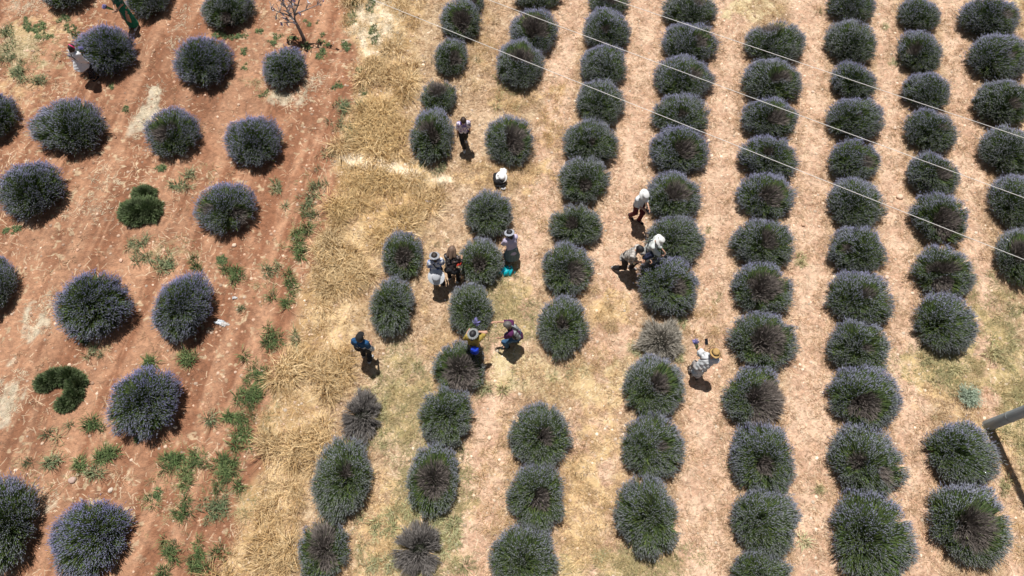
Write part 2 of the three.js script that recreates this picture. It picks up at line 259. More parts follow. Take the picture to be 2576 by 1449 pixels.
// o: { dead: [[dx, dz, r], ...] in half widths, blue 0..1, thin 0..1, all: wholly dead }
function lavender(px, py, w, h, o, label, group) {
  const R = rng(Math.round(px * 7 + py * 131 + 99999)), c = at(px, py, 0.28), s = perPixel(c);
  const rx = w / 2 * s * 1.08, rz = h / 1.69 * s, hi = clamp((rx + rz) / 2 * 0.76, 0.22, 0.8), hc = (o.all ? 0.12 : group.includes('rows') ? 0.27 : 0.32) * (rx + rz) / 2;
  const g0 = height(c.x, c.z), t = thing(o.all ? 'dead_lavender_bush' : 'lavender_bush', label, 'lavender bush', V3(c.x, g0, c.z), group);
  bushes.push({ x: c.x, z: c.z, rx, rz });
  const ox = R() * 90, oz = R() * 90, dead = o.dead ?? [], blue = (o.blue ?? 0.3) * (group.includes('rows') ? 0.75 : 0.9);
  const isDead = (x, z) => { if (o.all) return 1; let m = 0; for (const [dx, dz, r, rz2] of dead) { const a = Math.atan2(z - dz, x - dx), e = Math.hypot((x - dx) / (r * 1.12), (z - dz) / ((rz2 ?? r) * 1.12)) + (fbm(ox + x * 2.4, oz + z * 2.4, 2) - 0.5) * 0.7 + Math.sin(a * 3 + ox) * 0.06; m = Math.max(m, e < 1 ? 1 : 0); } return m; };
  const bulge = (x, z) => 0.89 + 0.25 * (fbm(ox + x * 1.5, oz + z * 1.5, 2) - 0.35) + 0.11 * (vn(ox + x * 4.5, oz + z * 4.5) - 0.5);
  const area = (rx * rz) / (0.62 * 0.62), nS = Math.round(2400 * Math.min(area, 2.2) * (o.thin ?? 1) * (o.all ? 0 : 1)), fl = new MB(8192), lf = new MB(4096), dw = new MB(2048);
  const tintB = (R() - 0.5) * 0.25, lx = (R() - 0.5) * 0.3 * rx, lz = (R() - 0.5) * 0.2 * rz;
  for (let i = 0; i < nS; i++) {
    const y = 1 - (i + R()) / nS * 1.22, q = Math.sqrt(Math.max(0, 1 - y * y)), a = i * 2.399963 + R() * 0.9, dx = Math.cos(a) * q, dz = Math.sin(a) * q, dy0 = y;
    if (dead.length && isDead(dx, dz)) continue;
    const gap = fbm(ox + dx * 5 + 20, oz + dz * 5, 2); if (gap > 0.63 && R() < 0.85) continue;
    const b = bulge(dx, dz), stray = R() < 0.03 ? 0.14 : 0, k1 = b * (0.90 + R() * 0.15 + stray), k0 = b * (0.66 + R() * 0.1), cx = (fbm(ox + dx * 4.5, oz + dz * 4.5 + dy0 * 2, 2) - 0.5) * 0.15 + (R() - 0.5) * 0.08, cz = (fbm(ox + 55 + dx * 4.5, oz + dz * 4.5 + dy0 * 2, 2) - 0.5) * 0.15 + (R() - 0.5) * 0.08, dy = y, gap2 = 1 - smooth(0, 1, y);
    const A = [dx * rx * k0 + (R() - 0.5) * 0.14, hc * 0.8 + dy * hi * k0, dz * rz * k0 + (R() - 0.5) * 0.14];
    const j = 0.06, B = [dx * rx * k1 + cx * rx + lx * Math.max(0, dy), hc + dy * hi * k1 + (R() - 0.3) * 0.06 + gap2 * 0.09, dz * rz * k1 + cz * rz + lz * Math.max(0, dy)];
    const st = 0.72 + R() * 0.08, C = [lerp(A[0], B[0], st), lerp(A[1], B[1], st), lerp(A[2], B[2], st)];
    const gr = GREENS[Math.floor(R() * 4)], gk = 0.85 + R() * 0.6, gc = [gr[0] * gk, gr[1] * gk, gr[2] * gk];
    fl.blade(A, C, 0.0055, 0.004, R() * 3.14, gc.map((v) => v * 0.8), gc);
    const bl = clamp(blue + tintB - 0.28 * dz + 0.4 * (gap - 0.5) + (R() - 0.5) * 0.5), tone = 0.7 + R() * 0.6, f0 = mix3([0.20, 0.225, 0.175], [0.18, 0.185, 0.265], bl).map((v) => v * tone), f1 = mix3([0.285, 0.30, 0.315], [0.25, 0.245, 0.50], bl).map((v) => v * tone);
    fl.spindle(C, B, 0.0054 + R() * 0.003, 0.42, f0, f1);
  }
  const nL = Math.round((o.all ? 0 : 1700) * Math.min(area, 2.2));
  for (let i = 0; i < nL; i++) {
    const y = 1 - (i + R()) / nL * 1.15, q = Math.sqrt(Math.max(0, 1 - y * y)), a = i * 2.399963 + R(), dx = Math.cos(a) * q, dz = Math.sin(a) * q, dy = y;
    const dd = isDead(dx, dz); if (dd && R() < 0.93) continue; const b = bulge(dx, dz), k0 = b * (0.42 + R() * 0.14), k1 = b * (0.70 + R() * 0.16);
    const gr = GREENS[Math.floor(R() * 4)], gk = 0.8 + R() * 0.7, gc = gr.map((v) => v * gk);
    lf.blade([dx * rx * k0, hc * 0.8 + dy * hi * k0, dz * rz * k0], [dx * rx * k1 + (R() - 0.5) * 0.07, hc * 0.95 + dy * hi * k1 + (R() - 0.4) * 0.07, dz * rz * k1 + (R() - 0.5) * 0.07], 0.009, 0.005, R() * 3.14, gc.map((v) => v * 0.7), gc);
  }
  if (dead.length || o.all) {
    const nD = Math.round((o.all ? 3000 : 2200) * Math.min(area, 2)); const warm = o.grey ? [0.36, 0.33, 0.28] : o.all ? [0.20, 0.182, 0.17] : [0.215, 0.183, 0.164];
    for (let i = 0; i < nD; i++) {
      const y = 1 - (i + R()) / nD * (o.all ? 1.02 : 0.97), q = Math.sqrt(Math.max(0, 1 - y * y)), a = i * 2.399963 + R(), dx = Math.cos(a) * q, dz = Math.sin(a) * q, dy = Math.max(y, 0); if (!isDead(dx, dz)) continue;
      if (o.split && Math.abs(dz + 0.12 * Math.sin(dx * 5)) < 0.13 && R() < 0.9) continue;
      const lump = o.all ? 0.5 + 0.9 * fbm(ox + dx * 2.4, oz + dz * 2.4, 3) : 0.72 + 0.35 * fbm(ox + dx * 3, oz + dz * 3, 2), k1 = (o.all ? 0.98 : 0.88) * lump * (0.85 + R() * 0.25), k0 = k1 * (o.all ? 0.4 + R() * 0.4 : 0.25 + R() * 0.35), tone = 0.5 + R() * 0.9, cc = warm.map((v) => v * tone), B = [dx * rx * k1 + (R() - 0.5) * 0.05, hc * 0.95 + dy * hi * k1 + R() * 0.04, dz * rz * k1 + (R() - 0.5) * 0.05];
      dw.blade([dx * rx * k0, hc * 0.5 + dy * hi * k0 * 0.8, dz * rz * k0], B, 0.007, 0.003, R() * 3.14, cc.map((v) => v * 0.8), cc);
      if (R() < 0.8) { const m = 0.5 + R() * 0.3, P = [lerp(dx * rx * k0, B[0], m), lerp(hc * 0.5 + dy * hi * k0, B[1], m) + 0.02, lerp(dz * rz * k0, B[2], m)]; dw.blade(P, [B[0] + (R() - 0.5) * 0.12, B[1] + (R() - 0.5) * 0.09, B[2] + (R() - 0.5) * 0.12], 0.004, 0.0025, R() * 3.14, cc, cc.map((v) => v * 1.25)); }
    }
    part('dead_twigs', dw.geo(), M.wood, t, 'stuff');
  }
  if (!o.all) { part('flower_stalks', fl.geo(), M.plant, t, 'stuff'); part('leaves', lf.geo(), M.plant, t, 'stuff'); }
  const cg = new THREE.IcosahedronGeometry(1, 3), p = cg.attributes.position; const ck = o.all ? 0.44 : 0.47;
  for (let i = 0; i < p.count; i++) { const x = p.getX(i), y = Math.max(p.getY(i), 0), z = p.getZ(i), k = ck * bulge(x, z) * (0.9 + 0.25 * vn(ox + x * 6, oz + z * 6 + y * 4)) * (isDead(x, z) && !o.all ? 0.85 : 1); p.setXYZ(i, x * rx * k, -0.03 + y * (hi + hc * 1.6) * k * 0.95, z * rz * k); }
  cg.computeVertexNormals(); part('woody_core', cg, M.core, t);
  return t;
}
// the red field on the left: bluer, rounder, far apart
const LEFT = [
  [170, -22, 125, 110, { blue: 0.5 }, 'lavender bush cut by the top edge, left of the person in green'],
  [376, -6, 116, 112, { blue: 0.45 }, 'lavender bush cut by the top edge beside the person in green'],
  [577, 26, 130, 104, { blue: 0.4, dead: [[0.05, 0.85, 0.22]] }, 'lavender bush at the top edge midway between green dress and bare tree'],
  [270, 135, 152, 132, { blue: 0.7 }, 'large lavender bush beside the person in white with pink headband'],
  [513, 160, 142, 132, { blue: 0.65 }, 'round lavender bush in the middle of the upper red field'],
  [716, 172, 106, 108, { blue: 0.6 }, 'small lavender bush just below the bare tree with ribbons'],
  [-6, 300, 95, 125, { blue: 0.5 }, 'lavender bush half cut by the left edge near the upper straw'],
  [180, 328, 172, 134, { blue: 0.65 }, 'wide lavender bush below the person in white, upper left'],
  [437, 338, 140, 118, { blue: 0.5, thin: 0.85, dead: [[-0.25, 0.35, 0.38], [0.2, 0.05, 0.2]] }, 'browning lavender bush with dark gaps beside the upper pale straw patch'],
  [640, 360, 140, 132, { blue: 0.75 }, 'vivid blue lavender bush nearest the white straw trail'],
  [85, 482, 160, 144, { blue: 0.65 }, 'large lavender bush at left, beside the small green clipped shrubs'],
  [573, 527, 145, 124, { blue: 0.65, thin: 0.9, dead: [[-0.6, 0.3, 0.25], [0.65, 0.45, 0.25]] }, 'untidy lavender bush with dry brown sides right of green clipped shrubs'],
  [-12, 725, 100, 145, { blue: 0.6 }, 'lavender bush half cut by the left edge at mid height'],
  [240, 770, 190, 166, { blue: 0.85 }, 'biggest lavender bush of the red field, left of centre'],
  [462, 780, 148, 164, { blue: 0.8 }, 'blue lavender bush with white litter lying at its right'],
  [370, 1015, 172, 166, { blue: 0.85 }, 'blue lavender bush right of the crescent shaped green shrub'],
  [14, 1325, 160, 216, { blue: 0.55, thin: 0.9 }, 'tall lavender bush cut by the lower left edge'],
  [232, 1350, 184, 172, { blue: 0.8 }, 'violet lavender bush near the bottom edge in the red field'],
];
for (const [x, y, w, h, o, label] of LEFT) lavender(x, y, w, h, o, label, 'lavender bushes in the red field');
// the planted rows of the right field, top to bottom
const D = (x, z, r, rz) => [[x, z, r, rz]];
const ROWS = [
  [[1188, 2, 62, 60, { blue: 0.2, dead: D(0, 0, 0.5) }], [1160, 52, 104, 112, { blue: 0.4, dead: D(0.1, 0.35, 0.5) }], [1133, 145, 88, 98, { blue: 0.4, dead: D(0.35, 0.3, 0.42) }], [1103, 242, 92, 90, { blue: 0.1, dead: D(-0.05, -0.35, 0.62) }], [1086, 343, 108, 140, { blue: 0.3, dead: [[-0.25, -0.1, 0.5, 0.3], [0.2, 0.35, 0.35]] }], [1013, 643, 102, 126, { blue: 0.15, dead: D(0.15, 0.25, 0.5) }], [985, 770, 108, 155, { blue: 0.15 }], [908, 1040, 95, 120, { all: 1, grey: 0, split: 1 }], [865, 1205, 143, 190, { blue: 0.15, dead: D(0.25, -0.15, 0.22) }], [812, 1385, 124, 150, { blue: 0.05, dead: [[0, -0.3, 0.6], [0.3, 0.3, 0.4]] }]],
  [[1350, -10, 122, 70, { blue: 0.35 }], [1342, 82, 122, 120, { blue: 0.5, dead: D(0.08, 0.1, 0.60) }], [1307, 167, 115, 132, { blue: 0.4, dead: D(0.1, -0.08, 0.65, 0.38) }], [1282, 356, 122, 128, { blue: 0.2, dead: [[0.25, -0.15, 0.5, 0.35], [0.3, 0.4, 0.4]] }], [1230, 537, 122, 120, { blue: 0.2 }], [1210, 660, 115, 128, { blue: 0.15, dead: D(-0.1, 0.25, 0.35) }], [1185, 780, 115, 130, { blue: 0.2 }], [1157, 927, 130, 130, { blue: 0.1, dead: D(0.1, 0.3, 0.75) }], [1122, 1048, 138, 154, { blue: 0.2 }], [1090, 1210, 140, 165, { blue: 0.1, dead: D(0.05, 0, 0.62) }], [1050, 1382, 110, 124, { all: 1, grey: 0, split: 1 }]],
  [[1530, 6, 110, 62, { blue: 0.3, dead: D(0.05, 0, 0.5) }], [1524, 80, 122, 110, { blue: 0.4, dead: D(-0.1, 0.3, 0.2) }], [1516, 168, 120, 112, { blue: 0.4 }], [1509, 262, 126, 116, { blue: 0.3 }], [1483, 362, 135, 116, { blue: 0.3, dead: D(0.05, 0.3, 0.16) }], [1466, 458, 136, 120, { blue: 0.25, dead: D(0.05, 0.45, 0.25) }], [1447, 567, 132, 105, { blue: 0.2, dead: D(-0.2, 0.1, 0.3) }], [1425, 680, 130, 137, { blue: 0.15, dead: D(0.4, 0.25, 0.4) }], [1413, 822, 130, 146, { blue: 0.15, dead: D(0, 0.05, 0.25) }], [1358, 1096, 154, 155, { blue: 0.1, dead: D(0.2, 0.15, 0.3) }], [1350, 1248, 147, 160, { blue: 0.1, dead: D(0.15, 0.2, 0.4) }], [1315, 1405, 172, 150, { blue: 0.15 }]],
  [[1737, 28, 135, 86, { blue: 0.4, dead: D(0.3, -0.1, 0.25) }], [1735, 113, 140, 106, { blue: 0.45, dead: D(0.35, 0.25, 0.3) }], [1720, 202, 142, 112, { blue: 0.4, dead: D(0.35, 0.1, 0.3) }], [1715, 293, 142, 108, { blue: 0.5, dead: D(-0.1, 0.3, 0.2) }], [1704, 382, 150, 120, { blue: 0.45, dead: D(0.25, 0.2, 0.42) }], [1692, 498, 142, 124, { blue: 0.3, dead: D(0.12, 0.0, 0.5) }], [1695, 605, 142, 124, { blue: 0.4 }], [1680, 722, 152, 150, { blue: 0.35, dead: D(0.3, 0.2, 0.3) }], [1665, 852, 124, 92, { all: 1, grey: 1 }], [1642, 975, 154, 156, { blue: 0.15, dead: D(0.15, 0.05, 0.4) }], [1636, 1122, 160, 150, { blue: 0.2, dead: D(0.3, 0.1, 0.22) }], [1628, 1296, 168, 180, { blue: 0.1 }]],
  [[1945, 114, 148, 108, { blue: 0.4, dead: D(-0.2, -0.55, 0.38) }], [1940, 209, 148, 110, { blue: 0.45, dead: [[0.35, 0.1, 0.35], [0, 0.25, 0.25]] }], [1932, 302, 138, 106, { blue: 0.35, dead: D(0.3, 0.25, 0.42) }], [1932, 398, 146, 114, { blue: 0.4, dead: D(-0.15, 0.05, 0.22) }], [1920, 499, 148, 120, { blue: 0.4, dead: D(0.2, 0.15, 0.48) }], [1917, 615, 156, 124, { blue: 0.45, dead: D(0.12, 0.1, 0.3, 0.5) }], [1912, 728, 157, 126, { blue: 0.4, dead: D(0.08, 0.12, 0.62) }], [1918, 860, 168, 142, { blue: 0.35, dead: D(0.05, 0.08, 0.58) }], [1897, 1005, 166, 150, { blue: 0.2, dead: [[0.35, 0.1, 0.68], [0.1, 0.7, 0.4]] }], [1917, 1157, 170, 168, { blue: 0.25, dead: D(-0.1, 0.3, 0.3) }], [1922, 1313, 170, 158, { blue: 0.15 }], [1912, 1438, 152, 100, { blue: 0.15 }]],
  [[2138, 14, 122, 92, { blue: 0.35 }], [2140, 108, 130, 112, { blue: 0.4 }], [2147, 206, 115, 100, { blue: 0.4 }], [2147, 303, 136, 112, { blue: 0.45, dead: D(0, 0.1, 0.15) }], [2147, 406, 134, 108, { blue: 0.45, dead: D(0.4, 0.3, 0.28) }], [2148, 515, 142, 128, { blue: 0.35 }], [2155, 633, 144, 118, { blue: 0.4, dead: D(-0.6, 0.1, 0.22) }], [2157, 753, 156, 136, { blue: 0.35, dead: D(0.12, 0.0, 0.28) }], [2158, 875, 160, 132, { blue: 0.4, dead: D(0.1, 0.25, 0.18) }], [2170, 1005, 178, 152, { blue: 0.3, dead: D(-0.15, 0.35, 0.45) }], [2175, 1165, 178, 166, { blue: 0.25, dead: [[-0.5, 0.0, 0.25], [0.45, 0.5, 0.25]] }], [2186, 1355, 205, 214, { blue: 0.35 }]],
  [[2310, 38, 108, 88, { blue: 0.35 }], [2313, 133, 108, 114, { blue: 0.35, dead: D(-0.5, 0.1, 0.32) }], [2330, 232, 120, 98, { blue: 0.4 }], [2338, 330, 126, 112, { blue: 0.45, dead: D(0.4, 0.15, 0.2) }], [2345, 441, 126, 114, { blue: 0.4, dead: D(0.3, 0.2, 0.35) }], [2362, 552, 143, 128, { blue: 0.4, dead: D(0.05, 0.35, 0.52) }], [2372, 687, 148, 130, { blue: 0.3, dead: [[-0.2, 0.0, 0.6, 0.3], [-0.3, 0.65, 0.35]] }], [2373, 814, 150, 148, { blue: 0.3 }], [2413, 1143, 166, 156, { blue: 0.35 }], [2430, 1318, 192, 190, { blue: 0.3, dead: D(-0.05, 0.2, 0.56) }]],
  [[2487, 50, 146, 110, { blue: 0.35, dead: D(0.4, 0.2, 0.25) }], [2508, 150, 146, 122, { blue: 0.4, dead: D(0.1, 0.2, 0.25) }], [2522, 262, 146, 118, { blue: 0.35, dead: D(0.1, 0.4, 0.25) }], [2535, 383, 140, 126, { blue: 0.35 }], [2556, 510, 136, 130, { blue: 0.25 }], [2562, 650, 116, 140, { blue: 0.1, dead: D(0.05, 0.0, 0.6) }]],
];
ROWS.forEach((row, r) => row.forEach(([x, y, w, h, o], k) => {
  const reach = Math.max(0, ...(o.dead ?? []).map((d) => d[2]));
  const look = o.all ? 'wholly dead grey lavender bush' : reach > 0.5 ? 'lavender bush with brown dead crown' : reach > 0.29 ? 'lavender bush with dark bare patch' : 'full green lavender bush';
  lavender(x, y, w, h, o, `${look}, ${ordinal(k + 1)} from top in ${ordinal(r + 1)} row of right field`, 'lavender bushes in the right field rows');
}));

// clipped green shrubs of the red field
function greenShrub(lumps, label) {
  const c = onGround(lumps[0][0], lumps[0][1]), t = thing('green_shrub', label, 'shrub', c), R = rng(lumps[0][0] * 13), lf = new MB(8192), cores = [];
  for (const [px, py, w, h, hh] of lumps) {
    const q = at(px, py, 0.1), s = perPixel(q), rx = w / 2 * s, rz = h / 1.75 * s, x0 = q.x - c.x, z0 = q.z - c.z; bushes.push({ x: q.x, z: q.z, rx, rz });
    const n = Math.round(9000 * rx * rz / 0.25);
    for (let i = 0; i < n; i++) {
      const y = 1 - (i + R()) / n, e = Math.sqrt(1 - y * y), a = i * 2.399963 + R() * 0.6, dx = Math.cos(a) * e, dz = Math.sin(a) * e, nb = fbm(dx * 3.4 + px, dz * 3.4 + y * 2 + py, 3), b = 0.64 + 0.58 * nb, k0 = b * 0.66, k1 = b * (0.9 + R() * 0.3), tone = (0.5 + R() * 0.8) * (0.6 + 0.8 * nb), cc = mix3([0.10, 0.165, 0.05], [0.22, 0.27, 0.14], R()).map((v) => v * tone);
      lf.blade([x0 + dx * rx * k0, y * hh * k0, z0 + dz * rz * k0], [x0 + dx * rx * k1 + (R() - 0.5) * 0.05, y * hh * k1 + 0.02 + (R() - 0.3) * 0.05, z0 + dz * rz * k1 + (R() - 0.5) * 0.07], 0.007, 0.004, R() * 3.14, cc.map((v) => v * 0.7), cc);
    }
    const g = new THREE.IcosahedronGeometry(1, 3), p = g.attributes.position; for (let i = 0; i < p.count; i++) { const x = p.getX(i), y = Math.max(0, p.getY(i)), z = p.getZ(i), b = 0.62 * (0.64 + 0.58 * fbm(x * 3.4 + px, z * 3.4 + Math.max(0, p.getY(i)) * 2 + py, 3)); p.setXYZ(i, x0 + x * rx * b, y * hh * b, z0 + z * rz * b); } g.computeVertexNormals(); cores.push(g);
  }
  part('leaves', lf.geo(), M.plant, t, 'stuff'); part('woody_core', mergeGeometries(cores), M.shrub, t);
}
greenShrub([[345, 534, 100, 66, 0.36], [374, 530, 76, 62, 0.34]], 'low green clipped shrub, wider of the two left of centre');
greenShrub([[362, 486, 62, 40, 0.22]], 'small green clipped shrub behind the wider green one');
greenShrub([[110, 962, 56, 46, 0.24], [138, 950, 60, 44, 0.3], [170, 948, 64, 46, 0.32], [192, 968, 52, 56, 0.32], [184, 996, 52, 50, 0.3], [164, 1015, 50, 44, 0.25]], 'crescent shaped green shrub with bare middle in the lower red field');

// ------------------------------------------------------------------ grass, straw, weeds, stones
const dummy = new THREE.Object3D(), tint = new THREE.Color();
function tuftGeo(n, len, spread, w, seed, droop = 0.4, base = [1, 1, 1]) {
  const R = rng(seed), m = new MB(1024);
  for (let i = 0; i < n; i++) {
    const a = R() * 6.283, r0 = Math.sqrt(R()) * spread * 0.35, l = len * (0.55 + R() * 0.6), out = spread * (0.3 + R()), k = 0.65 + R() * 0.6, c = base.map((v) => v * k), x = Math.cos(a) * r0, z = Math.sin(a) * r0, b = a + (R() - 0.5) * 2;
    const mid = [x + Math.cos(b) * out * 0.45, l * 0.7, z + Math.sin(b) * out * 0.45], tip = [x + Math.cos(b) * out, l * (1 - droop * R()), z + Math.sin(b) * out];
    m.blade([x, 0, z], mid, w, w * 0.85, R() * 3.14, c.map((v) => v * 0.8), c); m.blade(mid, tip, w * 0.85, w * 0.2, R() * 0.6, c);
  }
  return m.geo();
}
const scatterMat = vmat(0.95);
function scatter(name, label, category, geos, places) {   // places: [x, z, size, color, turn]
  const t = new THREE.Group(); t.name = name; tag(t, label, category, null, 'stuff'); scene.add(t);
  geos.forEach((g, k) => {
    const mine = places.filter((_, i) => i % geos.length === k); if (!mine.length) return;
    const m = new THREE.InstancedMesh(g, scatterMat, mine.length); m.name = 'blades'; m.userData.kind = 'stuff'; m.castShadow = m.receiveShadow = true;
    mine.forEach(([x, z, s, c, a, y], i) => { dummy.position.set(x, height(x, z) - 0.004, z); dummy.rotation.set(0, a, 0); dummy.scale.set(s, s * (y ?? 1), s); dummy.updateMatrix(); m.setMatrixAt(i, dummy.matrix); m.setColorAt(i, tint.setRGB(...c)); });
    t.add(m);
  });
  return t;
}
const inBush = (x, z, k = 0.75) => { for (const b of bushes) { const dx = (x - b.x) / b.rx, dz = (z - b.z) / b.rz; if (dx * dx + dz * dz < k * k) return true; } return false; };
const nearBush = (x, z) => { for (const b of bushes) { const dx = (x - b.x) / b.rx, dz = (z - b.z) / b.rz; if (dx * dx + dz * dz < 1.5) return true; } return false; };
const coverAt = (x, z) => { let w = 0, kind = null, best = 0; for (const p of patches) { const r = Math.hypot((x - p.x) / p.w, (z - p.z) / p.h), a = smooth(1.15, 0.5, r) * p.k; if (a > best) { best = a; kind = p.kind; } } return [best, kind]; };
const inView = (x, z) => { const y = -EYE, d = -(y * cT + z * sT) , f = y * -cT + z * -sT; return Math.abs(x / f) < 0.74 && z < -0.2 && z > -19; };
{
  const R = rng(77), dry = [], low = [], pebbles = [], litter = [];
  for (let i = 0; i < 170000; i++) {
    const x = -17.4 + R() * 34.8, z = -19 + R() * 18.8; if (!inView(x, z)) continue; const q = zones(x, z), [w, kind] = coverAt(x, z), roll = R(), cl = fbm(x * 1.6 + 4, z * 1.6, 3);
    if (roll < 0.2) {      // standing dry grass of the strip and the weedy places
      const thick = q.dry * 0.95 + (1 - q.red) * w * (kind === 'white' ? 0.15 : 0.8) * (1 - q.dry); if (R() > thick * smooth(0.32, 0.62, cl) * 1.35 || inBush(x, z, 0.9)) continue; if (patches.some((p) => p.kind === 'white' && Math.hypot((x - p.x) / p.w, (z - p.z) / p.h) + (cl - 0.5) * 0.9 < 0.95) && R() < 0.93) continue;
      const k = 0.75 + R() * 0.5, c = kind === 'olive' ? mix3([0.44, 0.36, 0.17], [0.60, 0.46, 0.25], R()) : kind === 'amber' || kind === 'gold' ? mix3([0.52, 0.34, 0.14], [0.74, 0.54, 0.28], R()) : mix3([0.46, 0.29, 0.12], [0.80, 0.61, 0.35], R());
      dry.push([x, z, (0.55 + R() * 0.75) * (q.dry > 0.5 ? 0.6 + 0.9 * smooth(0.35, 0.65, cl) : 0.6), c.map((v) => v * k), R() * 6.28, 0.7 + R() * 0.5]);
    } else if (roll < 0.8) {   // short stubble and straw on the planted field
      if (kind === 'white' && R() < w && z > -16.5) continue; const lane = laneAt(x, z), thick = q.field * (0.30 - 0.24 * lane + 0.5 * w * (1 - 0.4 * lane) + 0.3 * smooth(0.5, 0.75, cl) + (nearBush(x, z) ? 0.4 : 0)) + q.dry * 0.4 + q.red * (0.02 + (kind === 'hay' ? 0.55 : 0.25) * w); if (R() > thick || inBush(x, z, 0.7)) continue;
      const k = 0.7 + R() * 0.5, c = kind === 'olive' || kind === 'grassy' ? mix3([0.30, 0.30, 0.13], [0.55, 0.45, 0.25], R()) : kind === 'hay' || kind === 'white' ? [0.74, 0.64, 0.46] : mix3([0.46, 0.28, 0.15], [0.80, 0.58, 0.38], R());
      low.push([x, z, 0.5 + R() * 0.9, c.map((v) => v * k), R() * 6.28, kind === 'hay' ? 0.4 : 0.5 + R() * 0.8]);
    } else if (R() < 0.42) { const k = 0.6 + R() * 0.7, c = q.red > 0.5 ? mix3([0.42, 0.24, 0.15], [0.72, 0.55, 0.42], Math.pow(R(), 2)) : mix3([0.55, 0.38, 0.26], [0.78, 0.66, 0.52], R()); pebbles.push([x, z, 0.009 + Math.pow(R(), 4) * 0.04, c.map((v) => v * k), R() * 6.28, 0.7]); }
  }
  scatter('dry_grass', 'golden dry grass in the strip between the two fields', 'dry grass', [1, 2, 3, 4, 5].map((s) => tuftGeo(32, 0.19, 0.24, 0.0042, s, 0.75)), dry);
  scatter('straw_stubble', 'short straw stubble and dry stalks strewn over both fields', 'straw', [11, 12, 13, 14].map((s) => tuftGeo(11, 0.055, 0.13, 0.004, s, 0.8)), low);
  const pg = new THREE.IcosahedronGeometry(1, 1), pp = pg.attributes.position; for (let i = 0; i < pp.count; i++) { const x = pp.getX(i), y = pp.getY(i), z = pp.getZ(i), k = 0.8 + 0.5 * vn(x * 2 + 9, y * 2 + z * 3 + 9); pp.setXYZ(i, x * k, y * k, z * k); } paint(pg, [1, 1, 1]);
  const pb = scatter('pebbles', 'small pale pebbles and clods scattered over the soil', 'pebbles', [pg], pebbles); pb.children[0].name = 'pebble_pieces';
}
